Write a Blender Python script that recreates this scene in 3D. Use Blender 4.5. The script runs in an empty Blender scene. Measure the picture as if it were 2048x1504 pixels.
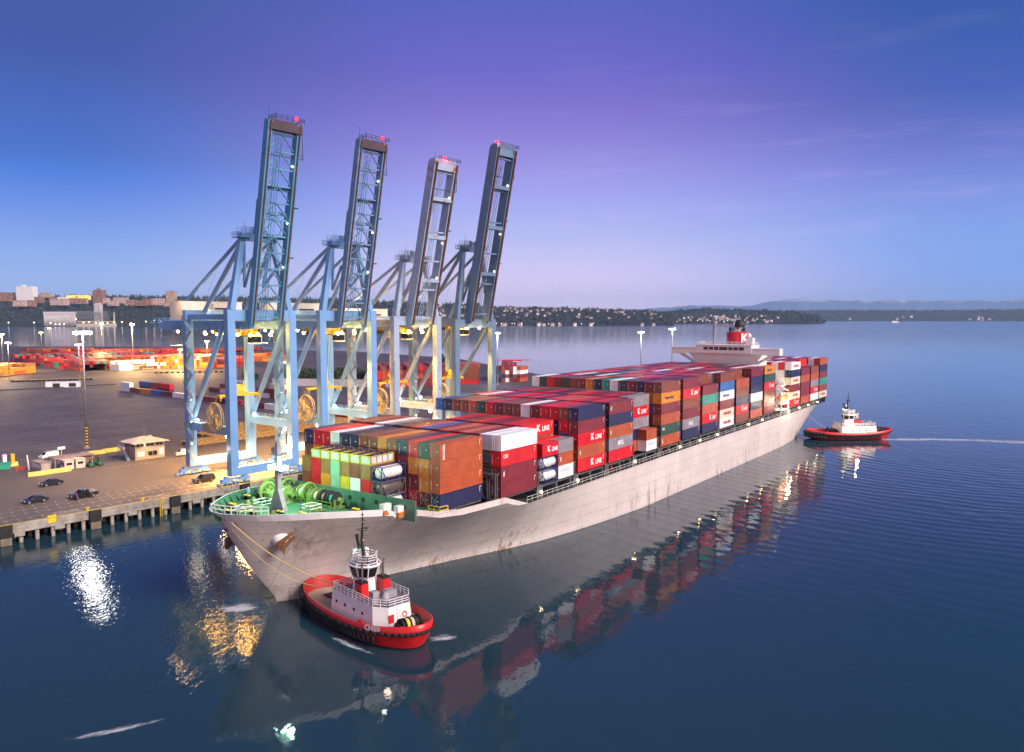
import bpy, math, random
from math import sin, cos, pi, sqrt, atan2, radians as R
from mathutils import Vector, Matrix
rnd = random.Random(11)
scn = bpy.context.scene
C = scn.collection

# ------------------------------------------------------------------ survey of the place
FPX, PITCH, CAMH = 1596.5, R(4.1187), 46.7
SYAW = R(35.068)                       # the ship's axis, turned from straight ahead
SO = Vector((-12.462, 136.568, 13.3))  # ship origin: foot of the foremost port stack
SROT = pi / 2 - SYAW
DYAW = R(40)                           # the quay
DO = Vector((-72.0, 203.8, 4.0))       # quay origin: foot of the first crane's water-side leg
DROT = pi / 2 - DYAW
MS = Matrix.Translation(SO) @ Matrix.Rotation(SROT, 4, 'Z')
MD = Matrix.Translation(DO) @ Matrix.Rotation(DROT, 4, 'Z')
def S(u, v, w=0): return MS @ Vector((u, v, w))
def D(a, b, z=0): return MD @ Vector((a, b, z))
def G(x, y, z=4.0):
    """surveyed point of the ground (height z) seen in direction x, y of the 2048 wide photograph"""
    cp, sp = cos(PITCH), sin(PITCH)
    a, b = (x - 1024) / FPX, (752 - y) / FPX
    d = Vector((a, cp + b * sp, -sp + b * cp))
    k = (z - CAMH) / d.z
    return Vector((d.x * k, d.y * k, z))
def at(x, y, dist):
    cp, sp = cos(PITCH), sin(PITCH)
    a, b = (x - 1024) / FPX, (752 - y) / FPX
    d = Vector((a, cp + b * sp, -sp + b * cp)); k = dist / d.y
    return Vector((d.x * k, dist, CAMH + d.z * k))
def proj(p):
    cp, sp = cos(PITCH), sin(PITCH); z = p.z - CAMH
    f = p.y * cp - z * sp
    return (1024 + FPX * p.x / f, 752 - FPX * (p.y * sp + z * cp) / f)

# ------------------------------------------------------------------ mesh helper
class MB:
    def __init__(s): s.v = []; s.f = []; s.m = []
    def add(s, vs, fs, m=0):
        o = len(s.v); s.v += [tuple(p) for p in vs]
        for f in fs: s.f.append([o + i for i in f]); s.m.append(m)
    def box(s, x0, x1, y0, y1, z0, z1, m=0, M=None):
        vs = [(x0,y0,z0),(x1,y0,z0),(x1,y1,z0),(x0,y1,z0),(x0,y0,z1),(x1,y0,z1),(x1,y1,z1),(x0,y1,z1)]
        if M is not None: vs = [M @ Vector(p) for p in vs]
        s.add(vs, [(0,1,5,4),(2,3,7,6),(3,0,4,7),(1,2,6,5),(4,5,6,7),(1,0,3,2)], m)
    def beam(s, p0, p1, w, h=None, m=0, up=(0,0,1), w2=None, h2=None):
        p0, p1 = Vector(p0), Vector(p1); h = h or w; w2 = w2 or w; h2 = h2 or h
        d = (p1 - p0).normalized(); up = Vector(up)
        if abs(d.dot(up)) > .98: up = Vector((1,0,0)) if abs(d.x) < .9 else Vector((0,1,0))
        x = d.cross(up).normalized(); y = x.cross(d)
        vs = []
        for p, a, b in ((p0, w, h), (p1, w2, h2)):
            for i, j in ((-1,-1),(1,-1),(1,1),(-1,1)): vs.append(p + x*(a*i/2) + y*(b*j/2))
        s.add(vs, [(0,4,5,1),(1,5,6,2),(2,6,7,3),(3,7,4,0),(0,1,2,3),(7,6,5,4)], m)
    def tube(s, p0, p1, r, n=8, r2=None, m=0):
        p0, p1 = Vector(p0), Vector(p1); r2 = r if r2 is None else r2
        d = (p1 - p0).normalized(); up = Vector((0,0,1)) if abs(d.z) < .95 else Vector((1,0,0))
        x = d.cross(up).normalized(); y = x.cross(d); vs = []
        for p, q in ((p0, r), (p1, r2)):
            for i in range(n): t = 2*pi*i/n; vs.append(p + x*(q*cos(t)) + y*(q*sin(t)))
        fs = [(i, n+i, n+(i+1)%n, (i+1)%n) for i in range(n)] + [tuple(range(n)), tuple(range(2*n-1, n-1, -1))]
        s.add(vs, fs, m)
    def path(s, pts, r, n=6, m=0):
        for a, b in zip(pts, pts[1:]): s.tube(a, b, r, n, m=m)
    def lathe(s, prof, n=16, c=(0,0,0), m=0, ax='z'):
        vs = []
        for r, z in prof:
            for i in range(n):
                t = 2*pi*i/n; p = (r*cos(t), r*sin(t), z)
                if ax == 'x': p = (z, r*cos(t), r*sin(t))
                if ax == 'y': p = (r*sin(t), z, r*cos(t))
                vs.append((p[0]+c[0], p[1]+c[1], p[2]+c[2]))
        k = len(prof); fs = []
        for j in range(k-1):
            for i in range(n): fs.append((j*n+i, j*n+(i+1)%n, (j+1)*n+(i+1)%n, (j+1)*n+i))
        fs += [tuple(range(n-1, -1, -1)), tuple(range((k-1)*n, k*n))]
        s.add(vs, fs, m)
    def torus(s, c, R0, r, ax='y', n=14, k=6, m=0):
        vs = []; fs = []
        for i in range(n):
            t = 2*pi*i/n
            for j in range(k):
                q = 2*pi*j/k; a = R0 + r*cos(q); b = r*sin(q)
                p = {'y': (a*cos(t), b, a*sin(t)), 'x': (b, a*cos(t), a*sin(t)), 'z': (a*cos(t), a*sin(t), b)}[ax]
                vs.append((p[0]+c[0], p[1]+c[1], p[2]+c[2]))
        for i in range(n):
            for j in range(k): fs.append((i*k+j, ((i+1)%n)*k+j, ((i+1)%n)*k+(j+1)%k, i*k+(j+1)%k))
        s.add(vs, fs, m)
    def prism(s, poly, z0, z1, m=0, ax='z'):
        n = len(poly); tr = {'z': lambda p, z: (p[0], p[1], z), 'y': lambda p, z: (p[0], z, p[1]), 'x': lambda p, z: (z, p[0], p[1])}[ax]
        vs = [tr(p, z0) for p in poly] + [tr(p, z1) for p in poly]
        s.add(vs, [(i, (i+1)%n, n+(i+1)%n, n+i) for i in range(n)] + [tuple(range(n-1,-1,-1)), tuple(range(n, 2*n))], m)
    def loft(s, rings, closed=True, cap=True, m=0):
        n = len(rings[0]); vs = [p for r in rings for p in r]; fs = []
        for j in range(len(rings)-1):
            for i in range(n if closed else n-1): fs.append((j*n+i, j*n+(i+1)%n, (j+1)*n+(i+1)%n, (j+1)*n+i))
        if cap: fs += [tuple(range(n-1,-1,-1)), tuple(range((len(rings)-1)*n, len(rings)*n))]
        s.add(vs, fs, m)
    def rail(s, pts, h=1.1, r=.04, step=2.0, m=0, n=2):
        """hand rail with posts along a polyline of foot points"""
        for a, b in zip(pts, pts[1:]):
            a, b = Vector(a), Vector(b); L = (b-a).length; k = max(1, int(L/step))
            for i in range(k+1): p = a.lerp(b, i/k); s.beam(p, p+Vector((0,0,h)), r*2, m=m)
            for j in range(1, n+1): q = Vector((0,0,h*j/n)); s.beam(a+q, b+q, r*2, m=m)
    def mesh(s, name, mats, smooth=False, fix=False):
        me = bpy.data.meshes.new(name); me.from_pydata(s.v, [], s.f)
        if not isinstance(mats, (list, tuple)): mats = [mats]
        for x in mats: me.materials.append(x)
        if len(mats) > 1: me.polygons.foreach_set('material_index', s.m)
        uv = me.uv_layers.new(name='len'); buf = [0.0]*(2*len(me.loops)); V = s.v; k = 0
        for f in s.f:
            if len(f) == 4:
                a, b, d = V[f[0]], V[f[1]], V[f[3]]
                lu = math.dist(a, b); lv = math.dist(a, d)
                for q in ((0,0),(lu,0),(lu,lv),(0,lv)): buf[k] = q[0]; buf[k+1] = q[1]; k += 2
            else: k += 2*len(f)
        uv.data.foreach_set('uv', buf)
        if smooth: me.polygons.foreach_set('use_smooth', [True]*len(me.polygons))
        if fix:
            import bmesh
            bm = bmesh.new(); bm.from_mesh(me); bmesh.ops.recalc_face_normals(bm, faces=bm.faces[:]); bm.to_mesh(me); bm.free()
        me.update(); return me
    def build(s, name, mats, parent=None, smooth=False, M=None, fix=False):
        return link(name, s.mesh(name, mats, smooth, fix), parent, M)

def link(name, me, parent=None, M=None):
    o = bpy.data.objects.new(name, me); C.objects.link(o)
    if parent is not None: o.parent = parent
    if M is not None: o.matrix_local = M
    return o
def tag(o, label=None, cat=None, group=None, kind=None):
    if label: o['label'] = label
    if cat: o['category'] = cat
    if group: o['group'] = group
    if kind: o['kind'] = kind
    return o
def thing(name, label, cat, M=None, group=None):
    o = bpy.data.objects.new(name, None); C.objects.link(o); o.empty_display_size = .5
    if M is not None: o.matrix_world = M
    return tag(o, label, cat, group)
KIDS = {}
def copy_tree(o, M=None, label=None, group=None, parent=None):
    c = o.copy(); C.objects.link(c)
    if parent is not None: c.parent = parent
    if M is not None: c.matrix_world = M
    if label: c['label'] = label
    if group: c['group'] = group
    for ch in KIDS.setdefault(o.name, [x for x in o.children]):
        copy_tree(ch, parent=c)
    return c
def TM(p, rz=0, sc=1): return Matrix.Translation(Vector(p)) @ Matrix.Rotation(rz, 4, 'Z') @ Matrix.Scale(sc, 4)

# ------------------------------------------------------------------ materials
def nt(m):
    m.use_nodes = True; t = m.node_tree; t.nodes.clear(); return t
class NT:
    def __init__(s, t): s.t = t
    def n(s, typ, **kw):
        x = s.t.nodes.new(typ)
        for k, v in kw.items():
            if k.startswith('i_'):
                key = k[2:]; key = int(key) if key.isdigit() else key.replace('_', ' ')
                if hasattr(v, 'is_output'): s.t.links.new(v, x.inputs[key])
                else: x.inputs[key].default_value = v
            else: setattr(x, k, v)
        return x
    def math(s, op, a, b=0.0, c=0.0): return s.n('ShaderNodeMath', operation=op, i_0=a, i_1=b, i_2=c).outputs[0]
    def mix(s, f, a, b, mode='MIX'):
        x = s.n('ShaderNodeMix', data_type='RGBA', blend_type=mode)
        for i, v in ((0, f), (6, a), (7, b)):
            if hasattr(v, 'is_output'): s.t.links.new(v, x.inputs[i])
            else: x.inputs[i].default_value = v
        return x.outputs[2]
    def ramp(s, f, stops, interp='LINEAR'):
        x = s.n('ShaderNodeValToRGB', i_0=f); r = x.color_ramp; r.interpolation = interp
        while len(r.elements) < len(stops): r.elements.new(.5)
        for e, (p, c) in zip(r.elements, stops): e.position = p; e.color = c if len(c) == 4 else (*c, 1)
        return x.outputs[0]
    def noise(s, vec, scale, detail=3.0, rough=.55): return s.n('ShaderNodeTexNoise', i_Vector=vec, i_Scale=scale, i_Detail=detail, i_Roughness=rough).outputs[0]
def c4(c): return (*c, 1.0) if len(c) == 3 else c
MATS = {}
def mat(name, col, rough=.6, metal=0.0, var=.25, scale=.6, dirt=None, bump=0.0, coat=0.0):
    """paint or other plain surface with weathering that has a shape of its own"""
    if name in MATS: return MATS[name]
    m = bpy.data.materials.new(name); g = NT(nt(m))
    co = g.n('ShaderNodeTexCoord').outputs['Object']
    f = g.noise(co, scale, 5.0, .6)
    lo = [max(0, x*(1-var)) for x in col]; hi = [min(1, x*(1+var*.6)) for x in col]
    c = g.ramp(f, [(.3, lo), (.7, hi)])
    if dirt:
        d = g.ramp(g.noise(co, scale*2.3, 6.0, .7), [(.56, (0,0,0)), (.68, (1,1,1))])
        c = g.mix(d, c, c4(dirt))
    b = g.n('ShaderNodeBsdfPrincipled', i_Base_Color=c, i_Roughness=rough, i_Metallic=metal)
    b.inputs['Coat Weight'].default_value = coat
    if bump: g.t.links.new(g.n('ShaderNodeBump', i_Strength=bump, i_Distance=.05, i_Height=g.noise(co, scale*6, 4.0)).outputs[0], b.inputs['Normal'])
    g.t.links.new(b.outputs[0], g.n('ShaderNodeOutputMaterial').inputs[0]); MATS[name] = m; return m
def glow(name, col, strength):
    if name in MATS: return MATS[name]
    m = bpy.data.materials.new(name); g = NT(nt(m))
    e = g.n('ShaderNodeEmission', i_Color=c4(col), i_Strength=strength)
    g.t.links.new(e.outputs[0], g.n('ShaderNodeOutputMaterial').inputs[0])
    m.cycles.emission_sampling = 'NONE'; MATS[name] = m; return m
COL = dict(red=(.74,.008,.018), maroon=(.24,.022,.034), brown=(.27,.068,.036), tan=(.36,.16,.05), rust=(.50,.095,.03), orange=(.80,.27,.02),
    navy=(.012,.020,.085), blue=(.03,.17,.50), white=(.84,.81,.80), cream=(.70,.62,.47), grey=(.30,.27,.31), teal=(.04,.33,.25),
    green=(.018,.085,.055), salmon=(.60,.11,.06), mint=(.30,.52,.36), yellow=(.70,.48,.02))
CNAME = dict(red='bright red', maroon='maroon', brown='brown', tan='tan brown', rust='rust orange', orange='orange', navy='navy blue', blue='light blue',
    white='white', cream='cream', grey='grey', teal='teal', green='dark green', salmon='salmon red', mint='mint green', yellow='yellow')
def cmat(k):
    """corrugated painted steel; ribs follow the sheet (uv in metres)"""
    n = 'steel_' + k
    if n in MATS: return MATS[n]
    m = bpy.data.materials.new(n); g = NT(nt(m)); col = COL[k]
    tc = g.n('ShaderNodeTexCoord'); uv = tc.outputs['UV']; co = tc.outputs['Object']
    u = g.n('ShaderNodeSeparateXYZ', i_0=uv).outputs[0]
    s = g.math('SINE', g.math('MULTIPLY', u, 2*pi/.40))
    rib = g.math('MULTIPLY', g.math('ADD', s, 1.0), .5)
    ri = g.n('ShaderNodeObjectInfo').outputs['Random']
    off = g.n('ShaderNodeVectorMath', operation='ADD', i_0=co)
    cv = g.n('ShaderNodeCombineXYZ', i_0=g.math('MULTIPLY', ri, 97.0), i_1=g.math('MULTIPLY', ri, 41.0)); g.t.links.new(cv.outputs[0], off.inputs[1])
    f = g.noise(off.outputs[0], .45, 6.0, .65)
    c = g.ramp(f, [(.28, [x*(.9 if k in ('white', 'cream') else .8) for x in col]), (.72, [min(1, x*1.28+.01) for x in col])])
    c = g.mix(g.math('MULTIPLY', ri, .05 if k in ('white', 'cream') else .09), c, (.32, .2, .16, 1))
    st = g.n('ShaderNodeMapping', i_Vector=off.outputs[0]); st.inputs['Scale'].default_value = (3.0, 3.0, .25)
    d = g.ramp(g.noise(st.outputs[0], .6, 5.0, .7), [(.60, (0,0,0)), (.72, (1,1,1))])
    c = g.mix(g.math('MULTIPLY', d, .15 if k in ('white', 'cream') else .35), c, (.10, .045, .03, 1))
    c = g.mix(g.math('MULTIPLY', rib, .06 if k in ('white', 'cream') else .26), c, (.0, .0, .0, 1))  # shade of the ribs painted into the colour as dark bands
    b = g.n('ShaderNodeBsdfPrincipled', i_Base_Color=c, i_Roughness=.42)
    bp = g.n('ShaderNodeBump', i_Strength=.12 if k in ('white', 'cream') else .55, i_Distance=.05, i_Height=rib)
    g.t.links.new(bp.outputs[0], b.inputs['Normal'])
    g.t.links.new(b.outputs[0], g.n('ShaderNodeOutputMaterial').inputs[0]); MATS[n] = m; return m

M_dark = lambda: mat('dark_steel', (.03,.033,.035), .6, .2)
M_black = lambda: mat('black_rubber', (.012,.012,.013), .75)
M_glass = lambda: mat('dark_glass', (.012,.014,.018), .08, var=.1)
M_white = lambda: mat('white_paint', (.78,.76,.75), .4, var=.08, scale=.5, dirt=None)
M_yel = lambda: mat('yellow_paint', (.72,.50,.03), .5, var=.25)
M_grey = lambda: mat('grey_paint', (.34,.34,.36), .5)
M_galv = lambda: mat('galvanised_steel', (.45,.45,.47), .4, .6)

TXT = {}
def text_mesh(s, size=1.0, bold=.03, depth=.004, mats=None, key=''):
    k = (s, size, key)
    if k in TXT: return TXT[k]
    cu = bpy.data.curves.new('lettering', 'FONT'); cu.body = s; cu.size = size; cu.offset = bold*size; cu.resolution_u = 2
    cu.align_x = 'CENTER'; cu.align_y = 'CENTER'; cu.extrude = depth
    o = bpy.data.objects.new('lettering', cu); C.objects.link(o)
    dg = bpy.context.evaluated_depsgraph_get(); dg.update()
    me = bpy.data.meshes.new_from_object(o.evaluated_get(dg)); me.name = 'lettering'
    bpy.data.objects.remove(o); bpy.data.curves.remove(cu)
    me.materials.clear(); me.materials.append(mats or M_white()); TXT[k] = me; return me
SIDE = Matrix.Rotation(pi/2, 4, 'X')    # text that reads from the port side of its thing
def put_text(parent, s, x, y, z, size, m=None, key='', rot=SIDE, bold=.03):
    return link('lettering', text_mesh(s, size, bold, mats=m, key=key), parent, Matrix.Translation((x, y, z)) @ rot)

# ------------------------------------------------------------------ lights
def lamp(p, power, col=(1,.9,.75), rad=.5, spot=None, aim=None):
    l = bpy.data.lights.new('lamp_light', 'SPOT' if spot else 'POINT'); l.energy = power; l.color = col; l.shadow_soft_size = rad
    if spot: l.spot_size = R(spot); l.spot_blend = .6
    o = bpy.data.objects.new('lamp_light', l); C.objects.link(o); o.location = p
    if aim is not None: o.rotation_euler = (Vector(aim)-Vector(p)).to_track_quat('-Z', 'Y').to_euler()
    return o
# ================================================================== the container ship (ship frame: x aft, y to starboard, z up from the stack feet)
def itp(x, xs, ys):
    if x <= xs[0]: return ys[0]
    for i in range(len(xs)-1):
        if x <= xs[i+1]: return ys[i] + (ys[i+1]-ys[i])*(x-xs[i])/(xs[i+1]-xs[i])
    return ys[-1]
CV = 17.4
WLZ = -13.3
stem = lambda z: itp(z, [-14.8,-13.3,-12.1,-10.5,-8.7,-6.8,-4.8,-2.6,-.4,2,3.3,4.2], [-20.8,-21.15,-21.8,-23.1,-24.5,-25.9,-27.3,-28.6,-29.9,-31.2,-32.1,-33.2])
hbG = lambda d: itp(d, [0,.25,.8,1.6,2.5,5.5,9.5,13.5,18.5,23.5,28.5,33.5,43,49], [0,1.0,2.2,3.6,5,8.2,11.2,13.5,15.7,17.3,18.6,19.5,20.3,20.6])
hbW = lambda d: itp(d, [0,1,3,6.4,21,33.6,45,54,67,82,97], [0,.9,1.9,3.2,5.5,9.2,13,15.7,17.9,19.6,20.6])
sheer = lambda u: itp(u, [-33.2,-32.4,-29,-22,-18,-14.4,-11.2,-10.6,-6,-2,3,10,15.2,22.6,100,253], [4.2,3.8,3.6,3.38,3.08,2.75,2.4,1.9,1.5,.5,.1,.06,0,-2.45,-2.1,-1.9])
BULW = 1.15
bend = lambda u: BULW*max(.02, min(1, (22.6-u)/4)) if u < 22.7 else 0.0
def half(u, z):
    top = sheer(u)-bend(u); t = min(1, max(0, (z-WLZ)/(top-WLZ)))
    d = max(0, u-stem(z)); w = hbW(d); gg = hbG(d)
    if u < 120:
        q = t**1.6; return w*(1-q)+gg*q
    wl = itp(u, [190,215,235,250,253], [20.6,18.5,13.5,7,5.5]); tp = itp(u, [215,235,253], [20.6,20.2,18.6])
    q = t**.75; return wl*(1-q)+tp*q
BUS = [-33.2,-33.05,-32.8,-32.3,-31.7,-31,-29.5,-28,-26,-24,-22,-20,-18,-16,-14,-12.5,-11.2,-10.6,-8,-6,-4,-2,0,3,7,11,15.2,17,19,21,22.6]
TOPU = BUS+[26,30,35,40,46,52,58,66,74,84,95]
def station_u(i, z, top, U1=95.0): s = stem(z); s1 = stem(top); return s + (TOPU[i]-s1)/(U1-s1)*(U1-s) if i else s
bend = lambda u: BULW*max(.02, min(1, (22.6-u)/4))
BULW = 1.15

ship = thing('container_ship', 'long grey container ship loaded with coloured containers, leaving the quay', 'ship', MS)
def hull_mat():
    m = bpy.data.materials.new('hull_paint'); g = NT(nt(m)); co = g.n('ShaderNodeTexCoord').outputs['Object']
    sp = g.n('ShaderNodeSeparateXYZ', i_0=co); z = sp.outputs[2]; x = sp.outputs[0]
    f = g.noise(co, .12, 5.0, .6)
    c = g.ramp(f, [(.3, (.60,.52,.49)), (.7, (.72,.63,.585))])
    # weld seams along the plates
    seam = g.math('LESS_THAN', g.math('FRACT', g.math('MULTIPLY', z, 1/2.6)), .055)
    vs = g.math('LESS_THAN', g.math('FRACT', g.math('MULTIPLY', x, 1/11.5)), .014)
    c = g.mix(g.math('MULTIPLY', g.math('MAXIMUM', seam, vs), .32), c, (.16,.14,.15,1))
    # vertical rust runs and scrapes near the water
    mp = g.n('ShaderNodeMapping', i_Vector=co); mp.inputs['Scale'].default_value = (1.3, 1.3, .16)
    run = g.ramp(g.noise(mp.outputs[0], .8, 6.0, .7), [(.53, (0,0,0)), (.62, (1,1,1))])
    low = g.ramp(g.math('MULTIPLY_ADD', z, 1/16., 14.5/16.), [(0, (1,1,1)), (.22, (.55,)*3), (.5, (.05,)*3), (1, (.0,)*3)])
    pat = g.ramp(g.noise(co, .07, 3.0), [(.44, (0,0,0)), (.58, (1,1,1))])
    c = g.mix(g.math('MULTIPLY', g.math('MULTIPLY', run, low), pat), c, (.24,.12,.025,1))
    top = g.ramp(g.math('MULTIPLY_ADD', z, 1/6., 1.05), [(0, (0,)*3), (.55, (.0,)*3), (.72, (.6,)*3), (1, (1,1,1))])
    mp2 = g.n('ShaderNodeMapping', i_Vector=co); mp2.inputs['Scale'].default_value = (2.2, 2.2, .1)
    run2 = g.ramp(g.noise(mp2.outputs[0], .7, 4.0, .7), [(.57, (0,0,0)), (.66, (1,1,1))])
    c = g.mix(g.math('MULTIPLY', g.math('MULTIPLY', run2, top), .55), c, (.26,.12,.05,1))
    # black scuffs
    mp3 = g.n('ShaderNodeMapping', i_Vector=co); mp3.inputs['Scale'].default_value = (.35, .35, 1.5)
    sc = g.ramp(g.noise(mp3.outputs[0], 1.1, 7.0, .75), [(.605, (0,0,0)), (.64, (1,1,1))])
    mid = g.ramp(g.math('MULTIPLY_ADD', z, 1/16., 14.5/16.), [(.05, (0,)*3), (.2, (1,1,1)), (.45, (1,1,1)), (.6, (0,)*3)])
    c = g.mix(g.math('MULTIPLY', g.math('MULTIPLY', sc, mid), .35), c, (.05,.045,.045,1))
    # anchor rust bloom
    vd = g.n('ShaderNodeVectorMath', operation='SUBTRACT', i_0=co); vd.inputs[1].default_value = (-21.3, 10.6, -2.4)
    dd = g.n('ShaderNodeVectorMath', operation='LENGTH', i_0=vd.outputs[0]).outputs['Value']
    bl = g.ramp(g.math('MULTIPLY', dd, 1/7.), [(0, (1,1,1)), (.35, (.7,)*3), (1, (0,)*3)])
    bn = g.ramp(g.noise(mp.outputs[0], .5, 5.0, .7), [(.42, (0,0,0)), (.62, (1,1,1))])
    c = g.mix(g.math('MULTIPLY', g.math('MULTIPLY', bl, bn), .75), c, (.20,.10,.02,1))
    b = g.n('ShaderNodeBsdfPrincipled', i_Base_Color=c, i_Roughness=.42)
    bp = g.n('ShaderNodeBump', i_Strength=.25, i_Distance=.06, i_Height=g.noise(co, .35, 3.0)); g.t.links.new(bp.outputs[0], b.inputs['Normal'])
    g.t.links.new(b.outputs[0], g.n('ShaderNodeOutputMaterial').inputs[0]); return m
HULL = hull_mat()
def hull():
    m = MB(); K = 14; sts = []
    for i in range(len(TOPU)): sts.append(('b', i))
    for u in [110,125,145,165,185,200,210,220,228,235,241,246,250,253]: sts.append(('s', u))
    rings = []
    for side in (-1, 1):
        rows = []
        for kind, i in sts:
            row = []
            for k in range(K+1):
                t = k/K
                if kind == 'b':
                    ut = TOPU[i]; top = sheer(ut) - (bend(ut) if ut < 22.7 else 0)
                    z = -14.8 + t*(top+14.8); u = station_u(i, z, sheer(ut)); h = half(u, z) if i else 0.0
                else:
                    top = sheer(i); z = -14.8 + t*(top+14.8); u = i - (1-t)*max(0, i-228)/25*9; h = half(i, z)
                row.append((u, CV+side*h, z))
            rows.append(row)
        vs = [p for r in rows for p in r]; fs = []; n = K+1
        for a in range(len(rows)-1):
            for k in range(K):
                q = (a*n+k, (a+1)*n+k, (a+1)*n+k+1, a*n+k+1)
                fs.append(q if side < 0 else q[::-1])
        m.add(vs, fs); rings.append(rows)
    P, Q = rings[0][-1], rings[1][-1]
    n = len(P); m.add(P+Q, [(k, n+k, n+k+1, k+1) for k in range(n-1)])
    return m.build('hull', HULL, ship, smooth=True)
hull()
# bulwark round the bow: white outside forward, green inside
def bulwark():
    m = MB()
    us = BUS
    for sgn in (-1, 1):
        for a, b in zip(us, us[1:]):
            P = []
            for u in (a, b):
                tp = sheer(u); bt = tp-bend(u); ub = u+stem(bt)-stem(tp) if u < -30 else u; ub = station_u(BUS.index(u), bt, tp); ho = hbG(max(0, u-stem(tp))); hb_ = hbG(max(0, ub-stem(bt))) if u > -33.1 else 0
                hi = max(0, ho-.28); zi = tp-1.6 if u < -8 else bt; hj = max(0, half(u, zi)-.3); e = .25 if ho < 3 else 0; P.append([(ub,CV+sgn*hb_*1.001,bt),(u,CV+sgn*(ho+.004),tp),(u+e,CV+sgn*hi,tp),(u+e*3,CV+sgn*min(hi,hj),zi)])
            o = 0 if b <= -10.5 else 1
            for k, mm in ((0, o), (1, o), (2, 2 if b <= -8 else 1)):
                q = [P[0][k], P[1][k], P[1][k+1], P[0][k+1]]
                m.add(q if sgn < 0 else q[::-1], [(0,1,2,3)], mm)
            if sgn > 0 and a > -31 and b < -9:      # stays inside the bulwark
                x = a; tp = sheer(x); h = hbG(max(0, x-stem(tp)))-.3; h0 = half(x, tp-1.5)-.3
                m.prism([(h0+CV-.9, tp-1.5), (h0+CV-.05, tp-1.5), (h+CV-.05, tp-.1)], x, x+.08, 2, 'x')
    return m.build('bulwark', [mat('bow_white', (.80,.77,.76), .45, var=.06), HULL, mat('deck_green', (.035,.13,.075), .55, dirt=(.10,.05,.02))], ship)
bulwark()
DKG = mat('deck_green', (.03,.12,.07))
fdeck = lambda u: min(sheer(u)-1.3, 1.9) if u < -8.3 else .2
def deck():
    m = MB(); us = [-32.6,-32,-31,-29.5,-28,-26,-24,-22,-20,-18,-16,-14,-12.5,-11.2,-10.6,-8.2]
    for a, b in zip(us, us[1:]):
        p = []
        for u in (a, b): h = max(.2, half(u, fdeck(u))-.15); p.append((u, CV-h, fdeck(u))); p.append((u, CV+h, fdeck(u)))
        m.add([p[0],p[2],p[3],p[1]], [(0,1,2,3)], 0)
    for a, b, h1, h2, w in ((-8.2,0,half(-8,.2)-.3,half(0,-.2)-.3,.2),(0,8,half(0,-2.7)-.3,half(8,-2.7)-.3,-2.7),(8,16,half(8,-2.7)-.3,half(16,-2.7)-.3,-2.7),(16,22.6,half(16,-2.7)-.3,20.1,-2.7),(22.6,100,20.3,20.3,-2.6),(100,215,20.3,20.3,-2.3),(215,252.6,20.3,18.3,-2.2)):
        m.add([(a,CV-h1,w),(b,CV-h2,w),(b,CV+h2,w),(a,CV+h1,w)], [(0,1,2,3)], 0 if a < 0 else 1)
    return m.build('deck', [DKG, mat('deck_dark', (.06,.055,.055), .7)], ship)
deck()
# breakwater with round lightening holes
m = MB(); m.prism([(-8.6,-1.9),(-8.2,-1.9),(-8.2,33.8),(-8.6,33.8)], .2, 3.6)
for y in (4, 10, 16, 22, 28, 33): m.prism([(-8.2,.2),(-7.0,.2),(-8.2,3.2)], y, y+.1, ax='y')
bw = m.build('breakwater', mat('breakwater_green', (.075,.17,.115), .5, dirt=(.05,.08,.05)), ship)
for y in (.5, 3.6, 6.8, 10, 13.2, 16.8, 20.2, 24.4, 28, 31.6):
    m = MB(); m.lathe([(.42,-8.66),(.42,-8.55)], 14, (0, y, 2.35), ax='x'); m.build('porthole', M_black(), bw)

# lashing rods on the foremost stack
for k in range(3):
    m = MB(); v = 2.5*k
    for a_, b_ in (((v+.1,.1),(v+2.3,3.1)),((v+2.3,.1),(v+.1,3.1))): m.beam((-.12,a_[0],a_[1]),(-.12,b_[0],b_[1]),.06)
    m.build('lashing_rods', M_galv(), ship)
m = MB(); m.rail([(-1.2,1.6,-.2),(-1.2,-.9,-.2),(.6,-1.2,-.2)],1.3,.07,1.0); m.build('yellow_rail', M_yel(), ship)
# foremast
m = MB(); m.beam((-20.5,CV,1.7), (-20.5,CV,13.2), .95, .95, w2=.6, h2=.6); m.prism([(CV-1.9,1.7),(CV+1.9,1.7),(CV+.35,5.6),(CV-.35,5.6)], -20.95, -20.05, ax='x')
m.box(-21.3,-19.7,CV-1.6,CV+1.6,8.6,8.7); m.box(-20.9,-20.1,CV+.3,CV+1.1,11.4,12.3); m.tube((-20.5,CV,13), (-20.5,CV,15.5), .06); m.box(-21,-20,CV-1.4,CV+1.6,11.0,11.1)
for z in range(20): m.box(-20.05,-19.95,CV-.35,CV+.35,2.2+z*.5,2.26+z*.5)
fm = m.build('foremast', M_grey(), ship)
for dy in (-1.3, 1.3): 
    m = MB(); m.box(-21.2,-20.7,CV+dy-.35,CV+dy+.35,8.75,9.3); m.box(-20.2,-19.7,CV+dy-.35,CV+dy+.35,8.75,9.3); m.build('deck_floodlight', glow('lamp_cold', (.55,1,.78), 60), fm)
lamp(S(-20.5,CV-1.9,9.6), 1500, (.5,1,.65), .4); lamp(S(-18.8,CV+1.5,9.4), 7000, (.45,1,.6), .4)

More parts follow.
